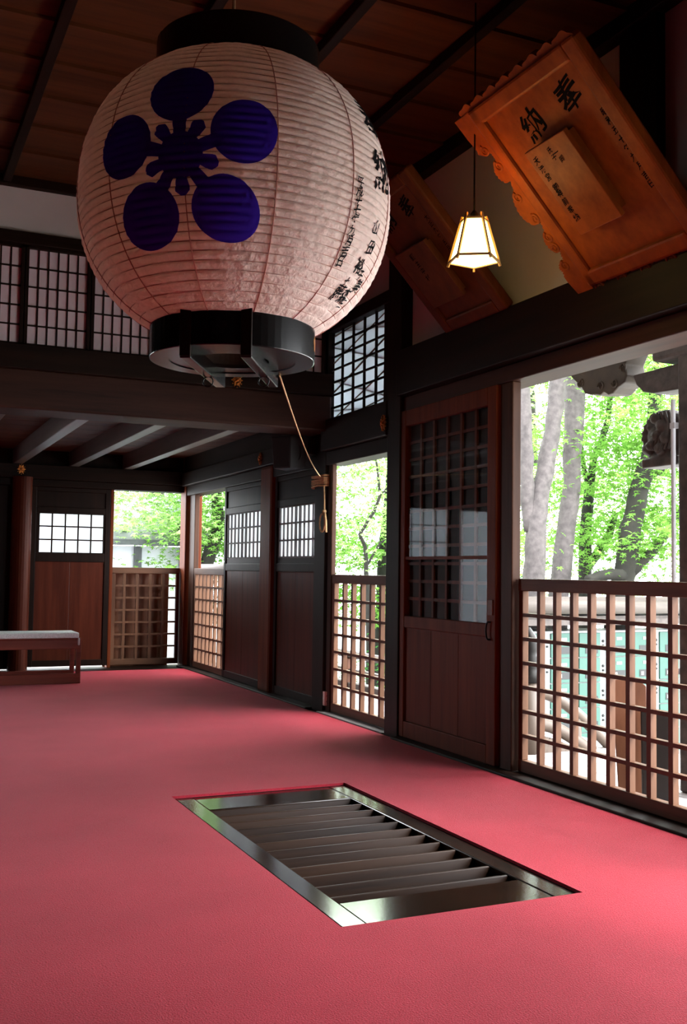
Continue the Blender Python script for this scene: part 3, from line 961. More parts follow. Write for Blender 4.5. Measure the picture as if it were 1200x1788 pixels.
# ------------------------------------------------------------------ votive plaques
def curl(mb, fn, cu, cv, r, a0, turns, sgn, d, th=.012):
    pts = []
    n = int(26 * turns)
    for i in range(n + 1):
        t = i / n
        rr = r * (1 - .78 * t)
        a = a0 + sgn * 2 * PI * turns * t
        pts.append(fn(cu + rr * math.cos(a), cv + rr * math.sin(a), d))
    mb.tube(pts, [th * (1 - .55 * i / n) for i in range(n + 1)], 8)
def plaque(name, label, o, W, H, mat, inner, big, chars, cols, scroll):
    u, v = Vector((0, -1, 0)), Vector((-.65, 0, .67)).normalized()
    n = u.cross(v)
    fn = lambda a, b_, d: o + u * a + v * b_ + n * d
    root = thing(name, label, 'plaque', tuple(o), None)
    MB().frame_box(o, u, v, n, .03, W - .03, .03, H - .03, -.03, 0).build('board', mat, root, 0.003)
    fr = .075
    for a0, a1, b0, b1, nm in ((.068 if scroll else 0, .068 + fr * .8 if scroll else fr, 0, H, 'frame_side'), (W - fr, W, 0, H, 'frame_side'), (fr, W - fr, 0, fr, 'frame_end'), (fr, W - fr, H - fr, H, 'frame_end')):
        mb = MB().frame_box(o, u, v, n, a0, a1, b0, b1, -.04, .018)
        mb.build(nm, mat, root, 0.012)
    # carved cloud scrolls along the edges
    if scroll:
        s = MB()
        out = [(-.038, .924), (-.034, .795), (-.027, .77), (-.035, .753), (-.009, .736), (.030, .735), (.042, .726), (.038, .699), (.005, .677), (-.016, .647), (-.013, .612),
               (.007, .584), (.040, .584), (.028, .566), (.022, .545), (-.009, .524), (-.029, .492), (-.042, .443), (-.037, .40), (-.008, .362), (.030, .358), (.044, .363),
               (.031, .324), (.004, .303), (-.015, .269), (-.012, .233), (.010, .208), (.038, .209), (.028, .189), (.022, .163), (-.020, .153), (-.038, .131), (-.031, .111),
               (-.043, .083), (-.044, .062), (-.031, -.013)]
        dense = []
        for i in range(len(out) - 1):
            for k in range(4):
                t = k / 4
                w_ = .004 * (-1) ** k if 1 <= i < 33 else 0
                dense.append((out[i][0] * (1 - t) + out[i + 1][0] * t + w_, out[i][1] * (1 - t) + out[i + 1][1] * t))
        dense.append(out[-1])
        for i in range(len(dense) - 1):
            (u0_, v0_), (u1_, v1_) = dense[i], dense[i + 1]
            if abs(v1_ - v0_) < 1e-5: continue
        s.prism(dense + [(.075, -.013), (.075, .924)], fn, -.03, .008)
        for cu_, cv_, sg in ((.018, .752, 1), (.036, .665, 1), (.018, .505, 1), (.026, .385, -1), (.030, .285, 1), (.022, .228, -1), (.012, .135, 1)):
            curl(s, fn, cu_, cv_, .026, PI / 2, 1.4, sg, .009, .007)
        s.build('side_scroll', mat, root, label='carved cloud scrolls')
        s = MB()
        ks = 8
        for k in range(ks):
            a_ = W * (.08 + .84 * k / (ks - 1))
            poly = [(a_ + .055 * math.cos(t) * (1 + .12 * math.cos(5 * t)), H - .004 + .035 * math.sin(t) * (1 + .12 * math.cos(5 * t))) for t in [PI * i / 14 for i in range(15)]]
            s.prism(poly, fn, -.03, .004)
        s.build('crest_scroll', mat, root, label='carved scalloped top edge')
        s = MB()
        for k in range(5):
            a_ = W * (.12 + .76 * k / 4)
            poly = [(a_ + .07 * math.cos(t), .006 - .05 * math.sin(t) * (1 + .1 * math.cos(6 * t))) for t in [PI * i / 14 for i in range(15)]]
            s.prism(poly, fn, -.03, .0)
            curl(s, fn, a_ + .02, -.018, .03, 0, 1.5, 1, .004, .008)
        s.build('foot_scroll', M['plaque_dark'], root, label='darker carved waves under the board')
    a0, a1, b0, b1, dd = inner
    q = [(a0, b0), (a1, b0), (a1, b1), (a0, b1)]
    MB().frame_box(o, u, v, n, a0, a1, b0, b1, dd - .025, dd).build('inner_board', mat, root, 0.003)
    MB().frame_box(o, u, v, n, a0 + .02, a1 - .02, b0 + .02, b1 - .02, 0, dd - .024).build('spacer_block', mat, root)
    for ch, a, b_, s_ in big:
        t = MB()
        write(t, lambda p, q_: fn(p, q_, .0012), ch, a, b_, s_, .2)
        t.build('title_character', M['ink'], root, label='large black brushed character')
    for text, a, b_, s_, d in cols:
        t = MB()
        for i, ch in enumerate(text):
            write(t, lambda p, q_: fn(p, q_, d), ch, a + random.uniform(-.003, .003), b_ - i * s_ * 1.12, s_, .15)
        t.build('column_writing', M['ink'], root, label='small black column of characters')
    return root
plaque('votive_plaque', 'large orange-brown plaque with scrolled edges and raised inner board, tilted above the wide opening', Vector((2.885, 3.756, 2.285)), .79, .925, M['plaque'],
       (.285, .545, .25, .66, .07), (('奉', .60, .755, .14), ('納', .345, .735, .135)), None,
       (('昭和五十年九月吉日', .70, .63, .037, .0012), ('天満宮御神前奉納', .325, .61, .036, .0712), ('一同', .45, .60, .03, .0712), ('氏子', .42, .62, .03, .0712)), True)
plaque('votive_plaque', 'dull dark brown plaque behind the lit pendant lamp, tilted off the wall', Vector((2.885, 4.955, 2.335)), .62, .86, M['plaque_dark'],
       (.12, .43, .17, .52, .05), (('奉', .42, .70, .12), ('納', .20, .69, .12)), None,
       (('大正九年五月', .50, .60, .034, .0012), ('願主中村', .26, .47, .04, .0512)), False)

# ------------------------------------------------------------------ gilt nail covers
def nail_cover(ax, x, y_, z, label):
    root = thing('nail_cover', label, 'nail cover', (x, y_, z), 'gilt nail covers on the beams')
    def fn(a, b_, d): return Vector((x - d, y_ - a, z + b_)) if ax == 'Y' else Vector((x + a, y_ - d, z + b_))
    poly = []
    for i in range(72):
        t = 2 * PI * i / 72
        rr = .029 + .008 * math.cos(6 * t) + .005 * math.cos(18 * t)
        poly.append((rr * math.cos(t) * 1.0, rr * math.sin(t) * 1.28))
    MB().prism(poly, fn, 0, .008).build('back_plate', M['gold'], root)
    mb = MB()
    for k in range(6):
        t = 2 * PI * (k + .5) / 6
        mb.tube([fn(.012 * math.cos(t), .015 * math.sin(t), .016), fn(.028 * math.cos(t), .036 * math.sin(t), .009)], [.007, .003], 8)
        mb.ball(fn(.036 * math.cos(t), .048 * math.sin(t), .005), .005, 8, 5)
    mb.build('petals', M['gold'], root, smooth=True)
    MB().ball(fn(0, 0, .014), .012).build('knob', M['gold'], root, smooth=True)
    return root
nail_cover('Y', 2.91, 5.70 if False else 5.78, 1.93, 'gilt nail cover on the pillar beam left of the glazed door')
nail_cover('Y', 2.92, 8.06, 1.915, 'gilt nail cover on the beam left of the loudspeaker')
nail_cover('X', 1.315, 10.355 if False else 10.46, 1.945, 'gilt nail cover on the back beam above the round pillar')
nail_cover('X', 2.233, 6.67, 2.285, 'gilt nail cover on the sill beam just below the lantern ring')

# ------------------------------------------------------------------ loudspeaker
sp = thing('loudspeaker', 'black wedge loudspeaker under the tie beam beside the rope', 'speaker', (2.76, 7.1, 1.74))
A, B, C_, Dd = (2.648, 7.10), (2.752, 6.965), (2.905, 6.99), (2.84, 7.28)
def ins(p, k): return (2.785 + (p[0] - 2.785) * k, 7.09 + (p[1] - 7.09) * k)
poly = [A, B, C_, Dd]
zt_, zb_ = 1.975, 1.740
mb = MB()
mb.add([(p[0], p[1], zt_) for p in poly] + [(*ins(p, .84), zb_) for p in poly], [(0, 1, 2, 3), (7, 6, 5, 4), (0, 4, 5, 1), (1, 5, 6, 2), (2, 6, 7, 3), (3, 7, 4, 0)])
mb.build('cabinet', M['speaker_side'], sp, 0.008)
def face(p, q, s0, s1, t0, t1, off):
    P0, P1 = Vector((*p, zt_)), Vector((*q, zt_))
    Q0, Q1 = Vector((*ins(p, .84), zb_)), Vector((*ins(q, .84), zb_))
    nrm = (P1 - P0).cross(Q0 - P0).normalized()
    if nrm.dot(Vector((2.785, 7.09, 1.86)) - P0) > 0: nrm = -nrm
    f_ = lambda s, t: P0.lerp(P1, s).lerp(Q0.lerp(Q1, s), t) + nrm * off
    return f_, nrm
f_, nrm = face(A, B, 0, 1, 0, 1, .004)
mb = MB()
q = [f_(.06, .06), f_(.94, .06), f_(.94, .94), f_(.06, .94)]
mb.add(q + [p - nrm * .006 for p in q], [(0, 1, 2, 3), (7, 6, 5, 4), (0, 4, 5, 1), (1, 5, 6, 2), (2, 6, 7, 3), (3, 7, 4, 0)])
mb.build('grille', M['speaker'], sp)
f_, nrm = face(B, C_, 0, 1, 0, 1, .002)
mb = MB()
pts = [f_(.42 + .22 * math.cos(t), .5 + .24 * math.sin(t)) for t in [-1.3 + 2.6 * i / 14 for i in range(15)]]
mb.tube(pts, [.002 + .009 * math.sin(PI * i / 14) for i in range(15)], 6)
mb.build('crescent_port', M['speaker'], sp, smooth=True)
MB().box(2.83, 2.97, 7.1, 7.16, 1.86, 1.90).build('bracket', M['iron'], sp)

# outlet
ot = thing('power_outlet', 'ivory surface power outlet at the foot of the rope-wound pillar', 'outlet', (2.96, 6.775, .05))
MB().box(2.955, 3.0, 6.765 - .012, 6.788, .045, .145).build('box', M['ivory'], ot, 0.004)
for zz in (.075, .115):
    for s in (-.008, .008): MB().box(2.978 + s - .0015, 2.978 + s + .0015, 6.7515, 6.756, zz - .006, zz + .006).build('socket_slot', M['dark_slot'], ot)
MB().tube([(2.985, 6.77, .145), (2.985, 6.768, .18), (2.995, 6.775, .21), (3.0, 6.787, .24)], .004, 8).build('cable', M['ivory'], ot, smooth=True)

# ------------------------------------------------------------------ bench
bn = thing('bench', 'low red-brown bench with grey fleece seat pad at left', 'bench', (.95, 9.28, 0))
X0, X1, Y0, Y1 = .15, 1.69, 9.12, 9.46
for yy in (Y0, Y1 - .035):
    MB().box(X0, X1, yy, yy + .035, .295, .375).build('apron', M['bench'], bn, 0.004)
    MB().box(X0, X1, yy, yy + .04, 0, .085).build('runner', M['bench'], bn, 0.004)
for xx in (X0, X1 - .038):
    for yy in (Y0, Y1 - .035):
        MB().box(xx, xx + .038, yy + .001, yy + .034, .08, .385).build('leg', M['bench'], bn, 0.004)
    MB().box(xx + .003, xx + .035, Y0 + .03, Y1 - .03, .30, .37).build('end_rail', M['bench'], bn, 0.004)
MB().box(X0, X1, Y0, Y1, .375, .388).build('seat_board', M['bench'], bn, 0.004)
mb = MB().box(X0 + .01, X1 - .02, Y0 - .006, Y1 + .004, .388, .435)
mb.box(X1 - .03, X1 - .012, Y0 - .008, Y0 + .01, .325, .39)
mb.build('seat_pad', M['fleece'], bn, 0.018, True, label='grey fleece pad')

# ------------------------------------------------------------------ outside: ground, deck, porch
ou = MB().box(-30, 45, -25, 45, -1.3, -1.1)
struct('ground', ou, M['gravel'], 'pale bright gravel ground outside', 'ground')
dk = MB()
x = 3.13
while x < 4.3:
    dk.box(x, x + .172, -2.9, 11.6, -.14, -.085)
    x += .178
y = 10.8
struct('floor_deck', dk, M['deck_y'], 'weathered plank veranda deck outside the right wall', 'deck')
dk = MB()
y = 10.72
while y < 11.8:
    dk.box(-4.2, 3.12, y, y + .172, -.14, -.085)
    y += .178
struct('floor_deck_rear', dk, M['deck_x'], 'weathered plank veranda deck behind the back wall', 'deck')
# porch pillar with conduit
trim(MB().box(3.74, 3.99, 3.86, 4.085, -.085, 2.4), M['carving'], 'thick dark porch pillar at the right edge outside', 'pillar', 0.012)
pp = MB().tube([(3.725, 4.10, -.085), (3.725, 4.10, 1.90)], .012, 10)
pp.box(3.715, 3.745, 4.08, 4.115, .5, .53).box(3.715, 3.745, 4.08, 4.115, 1.75, 1.78)
tag(pp.build('conduit_pipe', M['white_metal'], smooth=False), 'thin grey conduit pipe on the porch pillar', 'pipe')
# carved lion head beam end
li = thing('carved_lion_head', 'dark carved lion-head beam end on the porch pillar', 'carving', (3.86, 4.3, 1.72))
mb = MB()
mb.ball((3.86, 4.24, 1.75), (.085, .11, .115))
mb.ball((3.86, 4.33, 1.74), (.075, .085, .085))
mb.ball((3.86, 4.405, 1.685), (.06, .062, .045))
mb.ball((3.86, 4.41, 1.74), (.05, .05, .032))
mb.ball((3.86, 4.445, 1.76), (.03, .024, .026))
mb.ball((3.86, 4.36, 1.82), (.05, .05, .035))
mb.ball((3.82, 4.37, 1.795), .026)
mb.ball((3.90, 4.37, 1.795), .026)
mb.ball((3.86, 4.28, 1.625), (.07, .13, .045))
mb.box(3.79, 3.93, 4.15, 4.42, 1.575, 1.625)
for k in range(9):
    t = R(-5 + 17 * k)
    yy, zz = 4.29 + .135 * math.cos(t), 1.745 + .115 * math.sin(t)
    mb.ball((3.86, yy, zz), (.065, .024, .024))
for sx in (-1, 1):
    for k, (yy, zz, r_) in enumerate(((4.30, 1.83, .03), (4.25, 1.79, .034), (4.29, 1.74, .03), (4.22, 1.72, .034), (4.34, 1.69, .028), (4.27, 1.67, .03))):
        mb.ball((3.86 + sx * .075, yy, zz), r_, 10, 7)
mb.build('head', M['carving'], li, remesh=.009)
for sx in (-1,):
    mb = MB()
    for (yy, zz, r_) in ((4.30, 1.83, .026), (4.25, 1.785, .03), (4.29, 1.735, .026), (4.225, 1.71, .03), (4.335, 1.685, .024), (4.27, 1.66, .026)):
        curl(mb, lambda a, b_, d: Vector((3.775 - d, 4.0 + a, b_)), yy - 4.0, zz, r_, 0, 1.6, 1, .004, .006)
    for k in range(5):
        pts = [(3.782, 4.31 - .028 * k - .03 * math.sin(t * PI), 1.86 - .2 * t) for t in [i / 10 for i in range(11)]]
        mb.tube(pts, .008, 6)
    mb.build('mane', M['carving'], li, smooth=True, label='curled mane locks')
# carved eave bracket and porch beams
eb = thing('eave_bracket', 'tan carved cloud-shaped bracket under the eaves at upper right', 'carving', (3.8, 4.7, 2.05))
poly = [(5.10, 2.40), (5.08, 2.26), (5.03, 2.20), (4.99, 2.16), (4.95, 2.13), (4.90, 2.09), (4.87, 2.05), (4.82, 2.035), (4.77, 2.03), (4.73, 2.02), (4.70, 2.035), (4.66, 2.01), (4.62, 2.015), (4.58, 2.04), (4.52, 2.06), (4.50, 2.10), (4.52, 2.16), (4.48, 2.22), (4.48, 2.40)]
MB().prism(poly, lambda a, b_, d: Vector((d, a, b_)), 3.76, 3.9).build('bracket_board', M['carving_pale'], eb, 0.008)
for (yy, zz, r_, s) in ((5.0, 2.22, .03, 1), (4.9, 2.12, .028, -1), (4.72, 2.07, .028, 1), (4.6, 2.07, .026, -1), (4.53, 2.14, .03, 1)):
    mb = MB()
    curl(mb, lambda a, b_, d: Vector((3.757 - d, 4.0 + a, b_)), yy - 4.0, zz, r_, 0, 1.5, s, 0, .007)
    mb.build('scroll_relief', M['carving_pale'], eb, smooth=True)
pb = MB().prism([(4.50, 2.10), (4.47, 2.04), (4.42, 1.995), (4.34, 1.975), (3.0, 1.93), (3.0, 2.12)], lambda a, b_, d: Vector((d, a, b_)), 3.80, 3.95)
trim(pb, M['carving'], 'dark porch cross beam with rounded nose above the lion head', 'beam', 0.008)
bl = thing('bracket_block', 'dark stepped bearing blocks on top of the porch pillar', 'bracket', (3.86, 4.1, 2.1))
MB().box(3.72, 4.0, 3.96, 4.26, 2.12, 2.20).build('lower_block', M['carving'], bl, 0.02)
MB().box(3.66, 4.06, 3.90, 4.42, 2.20, 2.27).build('arm', M['carving'], bl, 0.03)
for yy in (4.02, 4.36): MB().box(3.70, 4.02, yy - .08, yy + .08, 2.27, 2.36).build('upper_block', M['carving'], bl, 0.02)
trim(MB().box(3.70, 4.0, 2.2, 6.2, 2.36, 2.52), M['carving'], 'long dark porch purlin above the carved bracket', 'beam', 0.01)
# pieces of the eaves
ev = MB()
for k in range(28):
    yy = -2.6 + .5 * k
    ev.box(3.1, 3.9, yy - .03, yy + .03, 2.66, 2.74)
ev.box(3.1, 3.9, -2.9, 11.5, 2.74, 2.78)
struct('ceiling_eaves', ev, M['carving'], 'dark raftered eaves over the veranda', 'eaves')

# stair rails with capped post
sr = thing('stair_railing', 'pale wooden stair railing with black capped newel post descending from the deck', 'stair railing', (3.67, 5.28, -.085))
MB().lathe([(.062, -.085), (.062, .35)], (3.66, 5.28, 0), 20).build('newel_post', M['pale_z'], sr, smooth=True)
MB().lathe([(.068, .34), (.068, .40), (.058, .41), (.062, .43), (.062, .49), (.052, .505), (.056, .53), (.06, .57), (.045, .62), (.01, .67)], (3.66, 5.28, 0), 20).build('newel_cap', M['iron'], sr, smooth=True)
def bez(p):
    out = []
    for i in range(17):
        t = i / 16
        a = [(1 - t) ** 3, 3 * t * (1 - t) ** 2, 3 * t * t * (1 - t), t ** 3]
        out.append(tuple(sum(a[k] * p[k][j] for k in range(4)) for j in range(3)))
    return out
MB().tube(bez([(3.70, 5.28, .28), (3.92, 5.28, .27), (4.1, 5.28, .06), (4.42, 5.28, -.20)]), .036, 12).build('handrail', M['pale_x'], sr, smooth=True)
MB().tube(bez([(3.70, 5.28, .09), (3.92, 5.28, .08), (4.1, 5.28, -.10), (4.5, 5.28, -.36)]), .04, 12).build('middle_rail', M['pale_x'], sr, smooth=True)
mb = MB()
P = bez([(3.70, 5.28, -.04), (3.92, 5.28, -.05), (4.1, 5.28, -.24), (4.5, 5.28, -.55)])
for i in range(16): mb.bar(P[i], P[i + 1], .06, .12)
mb.build('string_board', M['pale_x'], sr)
for xx, z0_, z1_ in ((4.02, -.25, .12), (4.42, -.75, -.15)):
    MB().lathe([(.028, z0_), (.028, z1_)], (xx, 5.28, 0), 12).build('baluster', M['pale_z'], sr, smooth=True)
MB().lathe([(.03, -1.1), (.03, -.1), (.042, -.09), (.042, -.06), (.03, -.04)], (4.44, 5.28, 0), 14).build('end_post', M['pale_z'], sr, smooth=True)

# boards propped outside by the gate
def prop(name, label, mat, c, w, h, t, yawd, lean, cut):
    root = thing(name, label, 'board', (c[0], c[1], -.085))
    u = Vector((math.cos(R(yawd)), math.sin(R(yawd)), 0))
    n = Vector((-u.y, u.x, 0))
    v = (Vector((0, 0, 1)) + n * math.tan(R(lean))).normalized()
    o = Vector((c[0], c[1], -.085))
    poly = [(-w / 2 + cut, 0), (w / 2, 0), (w / 2, h - .03), (w / 2 - .03, h), (-w / 2, h)]
    MB().prism(poly, lambda a, b_, d: o + u * a + v * b_ + n * d, 0, t).build('plank', mat, root, 0.004)
    return root
prop('plank_board', 'red-brown plank standing on the deck behind the near gate', M['brown_z'], (3.46, 4.12), .17, .56, .03, -35, 8, .03)
prop('black_board', 'black board leaning beside the red-brown plank outside the gate', M['black'], (3.455, 3.92), .14, .43, .03, -35, 8, .0)

# veranda railing outside the narrow opening
vr = thing('veranda_railing', 'weathered log railing along the veranda outside the narrow opening', 'railing', (4.1, 8.6, -.085))
MB().tube([(4.1, 6.6, .225), (4.1, 11.7, .225)], .036, 12).build('top_log', M['grey_y'], vr, smooth=True)
MB().box(4.07, 4.13, 6.6, 11.7, .05, .095).build('middle_rail', M['grey_y'], vr, 0.004)
MB().box(4.06, 4.14, 6.6, 11.7, -.085, -.03).build('bottom_rail', M['grey_y'], vr, 0.004)
for yy in (6.9, 7.85, 8.8, 9.75, 10.7):
    MB().box(4.05, 4.15, yy - .05, yy + .05, -.085, .19).build('post', M['brown_z'], vr, 0.006)

# board behind the back gate and slat screen behind the corner gate
bb = MB().box(2.20, 2.875, 10.70, 10.72, -.085, .98)
tag(bb.build('backing_board', M['brown_z'], None, 0.003), 'brown board standing behind the back wall lattice gate', 'board')
ss = thing('slat_screen', 'brown vertical slat screen outside the far corner gate', 'screen', (3.62, 10.6, -.085))
for k in range(12):
    yy = 9.75 + .125 * k
    MB().box(3.60, 3.63, yy, yy + .085, -.085 if k % 3 else .0, .985).build('slat', M['brown_z'], ss, 0.003)
MB().box(3.63, 3.67, 9.7, 11.3, .80, .86).build('rail', M['brown_y'], ss)
MB().box(3.63, 3.67, 9.7, 11.3, .06, .12).build('rail', M['brown_y'], ss)
lg = MB().tube([(3.60, 10.9, 1.02), (3.62, 12.2, 1.02)], .036, 14)
tag(lg.build('log', M['grey_y'], smooth=True), 'pale cut log lying on top of the slat screen', 'log')

# ------------------------------------------------------------------ lockers under a shelter
lk = thing('locker_column', 'turquoise locker column farthest left behind the newel post', 'locker', (6.62, 9.9, -1.1), 'coin locker columns outside')
cw, rh = .385, .28
lx0 = 6.43
MB().box(lx0, lx0 + cw, 9.55, 10.0, -1.1, .36).build('cabinet_body', M['locker_body'], lk, 0.004)
for r_ in range(5):
    z0_ = -1.06 + rh * r_
    dr = MB().box(lx0 + .09, lx0 + cw - .004, 9.53, 9.552, z0_ + .006, z0_ + rh - .006).build('door', M['locker'], lk, 0.004, label='turquoise door')
    MB().box(lx0 + .17, lx0 + .345, 9.526, 9.531, z0_ + .045, z0_ + .125).build('slot_plate', M['dark_slot'], dr)
    MB().box(lx0 + .19, lx0 + .325, 9.523, 9.527, z0_ + .062, z0_ + .104) if r_ == 4 else MB().box(lx0 + .19, lx0 + .23, 9.523, 9.527, z0_ + .062, z0_ + .104).build('number_card', M['label'], dr)
    MB().box(lx0 + .22, lx0 + .30, 9.526, 9.531, z0_ + .19, z0_ + .225).build('notice_card', M['label'], dr)
    MB().lathe([(.012, 0), (.012, .02)], (lx0 + .045, 9.54, z0_ + .12), 10).ball((lx0 + .045, 9.545, z0_ + .18), .016, 8, 6).build('lock', M['dark_slot'], dr)
words = ['second', 'third', 'fourth', 'fifth', 'sixth', 'seventh']
for k in range(6):
    copy_tree(lk, None, (lk.location[0] + cw * (k + 1), 9.9, -1.1), 'turquoise and white locker column, %s from the newel post' % words[k])
sh = thing('locker_shelter', 'weathered log-eaved shelter roof over the turquoise lockers', 'shelter', (7.7, 9.8, -1.1))
MB().tube([(5.6, 9.35, .64), (9.6, 9.35, .64)], .085, 14).build('eave_log', M['log'], sh, smooth=True)
mb = MB()
for k in range(4):
    mb.box(5.7, 9.5, 9.42 + .17 * k, 9.57 + .17 * k, .50 + .0 * k, .53)
mb.box(5.7, 9.5, 9.40, 9.46, .43, .50)
mb.build('soffit_boards', M['carving'], sh)
MB().add([(5.5, 9.3, .70), (9.7, 9.3, .70), (9.7, 10.6, .66), (5.5, 10.6, .66), (5.5, 9.3, .75), (9.7, 9.3, .75), (9.7, 10.6, .69), (5.5, 10.6, .69)],
         [(0, 1, 2, 3), (7, 6, 5, 4), (0, 4, 5, 1), (1, 5, 6, 2), (2, 6, 7, 3), (3, 7, 4, 0)]).build('roof_slab', M['log'], sh)
for xx in (5.9, 9.3):
    MB().box(xx - .05, xx + .05, 10.3, 10.4, -1.1, .66).build('post', M['brown_z'], sh)

# grey building behind the back garden
gb = thing('outbuilding', 'grey-roofed white outbuilding seen low through the back opening', 'building', (3.3, 14.6, -1.1))
MB().box(1.6, 4.05, 14.2, 16.5, -1.1, 1.30).build('wall', M['wall_out'], gb)
mb = MB()
for xx in (1.6, 2.9, 3.36, 4.0): mb.box(xx - .05, xx + .05, 14.14, 14.2, -1.1, 1.3)
mb.build('timber_post', M['roof'], gb)
MB().add([(1.3, 13.8, 1.30), (4.4, 13.8, 1.30), (4.4, 15.3, 2.0), (1.3, 15.3, 2.0), (1.3, 13.8, 1.38), (4.4, 13.8, 1.38), (4.4, 15.3, 2.08), (1.3, 15.3, 2.08)],
         [(0, 1, 2, 3), (7, 6, 5, 4), (0, 4, 5, 1), (1, 5, 6, 2), (2, 6, 7, 3), (3, 7, 4, 0)]).build('roof', M['roof'], gb)

# ------------------------------------------------------------------ trees
def leaf_mesh(clusters, size, rnd):
    vs, fs = [], []
    for (cx, cy, cz), (sx, sy, sz), n in clusters:
        for _ in range(n):
            p = Vector((rnd.gauss(cx, sx), rnd.gauss(cy, sy), rnd.gauss(cz, sz)))
            s = size * rnd.uniform(.7, 1.25)
            nrm = Vector((rnd.gauss(0, .45), rnd.gauss(0, .45), 1)).normalized()
            a = nrm.cross(Vector((math.cos(t0 := rnd.uniform(0, 6.28)), math.sin(t0), 0))).normalized()
            b_ = nrm.cross(a)
            k = len(vs)
            vs.append(p - nrm * 0)
            for j in range(5):
                t = -1.9 + 3.8 * j / 4
                L = s * (1.0 - .16 * abs(j - 2))
                vs.append(p + (a * math.cos(t) + b_ * math.sin(t)) * L - nrm * s * .18)
            for j in range(6):
                t = -1.9 + 3.8 * (j - .5) / 4
                vs.append(p + (a * math.cos(t) + b_ * math.sin(t)) * s * .36)
            for j in range(5):
                fs.append((k, k + 6 + j, k + 1 + j, k + 7 + j))
    return vs, fs
def tree(name, label, limbs, clusters, leafmat, bark, size=.06, seed=1, cat='tree', group=None):
    rnd = random.Random(seed)
    base = limbs[0][0][0]
    root = thing(name, label, cat, base, group)
    mb = MB()
    for pts, rs in limbs:
        # smooth the polyline a little
        P, Q = [], []
        for i in range(len(pts) - 1):
            for k in range(4):
                t = k / 4
                P.append(Vector(pts[i]).lerp(Vector(pts[i + 1]), t) + Vector((rnd.uniform(-1, 1), rnd.uniform(-1, 1), 0)) * rs[i] * .10 * (1 if i + k else 0))
                Q.append((rs[i] * (1 - t) + rs[i + 1] * t) * rnd.uniform(.95, 1.06))
        P.append(Vector(pts[-1])); Q.append(rs[-1])
        mb.tube(P, Q, 10)
    mb.build('trunk', bark, root, smooth=True)
    if clusters:
        vs, fs = leaf_mesh(clusters, size, rnd)
        me = MB(); me.v, me.f = vs, fs
        off = Vector(base)
        msh = bpy.data.meshes.new('foliage')
        msh.from_pydata([tuple(Vector(p) - off) for p in vs], [], fs)
        msh.materials.append(leafmat)
        ob = bpy.data.objects.new('foliage', msh)
        COL.objects.link(ob)
        ob.parent = root
        ob['kind'] = 'stuff'
    return root
def tiers(rnd, x0, x1, y0, y1, z0, z1, n, leaves, flat=.09, spread=.38):
    return [((rnd.uniform(x0, x1), rnd.uniform(y0, y1), rnd.uniform(z0, z1)), (spread, spread, flat), leaves) for _ in range(n)]
rr = random.Random(11)
# two big pale trunks
tree('tree', 'large pale-barked tree forking into two trunks, left in the wide opening',
     [([(6.93, 10, -1.1), (6.99, 10, .2), (7.01, 10, 1.0), (7.02, 10, 1.6), (7.12, 10, 2.05), (7.25, 10, 2.65), (7.34, 10, 3.3), (7.5, 10, 6)], [.18, .15, .135, .125, .105, .10, .10, .08]),
      ([(6.99, 10.03, 1.5), (6.93, 10.03, 1.85), (6.90, 10.03, 2.5), (6.87, 10.03, 3.2), (6.8, 10, 5.5)], [.09, .085, .08, .075, .06])],
     tiers(rr, 6.0, 8.5, 9.5, 12, 4.6, 6.6, 14, 120), M['leaf'], M['bark_pale'], .07, 2)
tree('tree', 'straight pale-barked tree right of the forked one',
     [([(7.35, 10.2, -1.1), (7.44, 10.2, 0), (7.53, 10.2, .98), (7.68, 10.2, 2.1), (7.74, 10.2, 3.3), (7.9, 10.2, 6)], [.16, .14, .12, .11, .13, .09])],
     tiers(rr, 7.0, 9.5, 9.5, 12, 4.8, 6.8, 12, 120), M['leaf'], M['bark_pale'], .07, 3)
# maples in the wide opening
tree('maple_tree', 'thin forked maple between pale trunks and leaning maple',
     [([(8.40, 11.0, -1.1), (8.50, 11, 1.0), (8.50, 11, 1.55), (8.57, 11, 2.1)], [.11, .09, .08, .07]),
      ([(8.57, 11, 2.05), (8.64, 11, 2.5), (8.87, 11, 3.0), (8.95, 11, 3.6)], [.055, .05, .045, .03]),
      ([(8.57, 11, 2.05), (8.46, 11, 2.5), (8.40, 11, 3.0)], [.035, .028, .02]),
      ([(8.46, 11, 1.0), (8.85, 11, 1.45), (9.1, 11.1, 1.8)], [.07, .06, .03])],
     tiers(rr, 7.9, 9.8, 10.0, 12.2, 1.3, 4.2, 70, 150), M['leaf'], M['bark_dark'], .065, 4)
tree('maple_tree', 'dark mossy leaning maple beneath the carved lion head',
     [([(8.05, 9.9, -1.1), (8.12, 9.9, .4), (8.22, 9.9, 1.0), (8.33, 9.9, 1.55), (8.46, 9.9, 2.0), (8.60, 9.9, 2.4), (8.68, 9.9, 2.75), (8.75, 9.9, 3.6)], [.19, .16, .14, .13, .12, .105, .09, .06]),
      ([(8.25, 9.85, 1.0), (8.6, 9.8, 1.3), (9.0, 9.8, 1.75), (9.3, 9.8, 2.0)], [.07, .06, .045, .03]),
      ([(8.20, 9.85, .98), (7.98, 9.8, 1.0), (7.8, 9.8, .98), (7.6, 9.8, .93)], [.08, .07, .06, .05]),
      ([(8.55, 9.9, 2.2), (8.72, 9.85, 2.25), (8.95, 9.8, 2.5)], [.05, .04, .025])],
     tiers(rr, 7.7, 9.8, 8.9, 10.8, .9, 4.4, 60, 150), M['leaf'], M['bark_dark'], .06, 5)
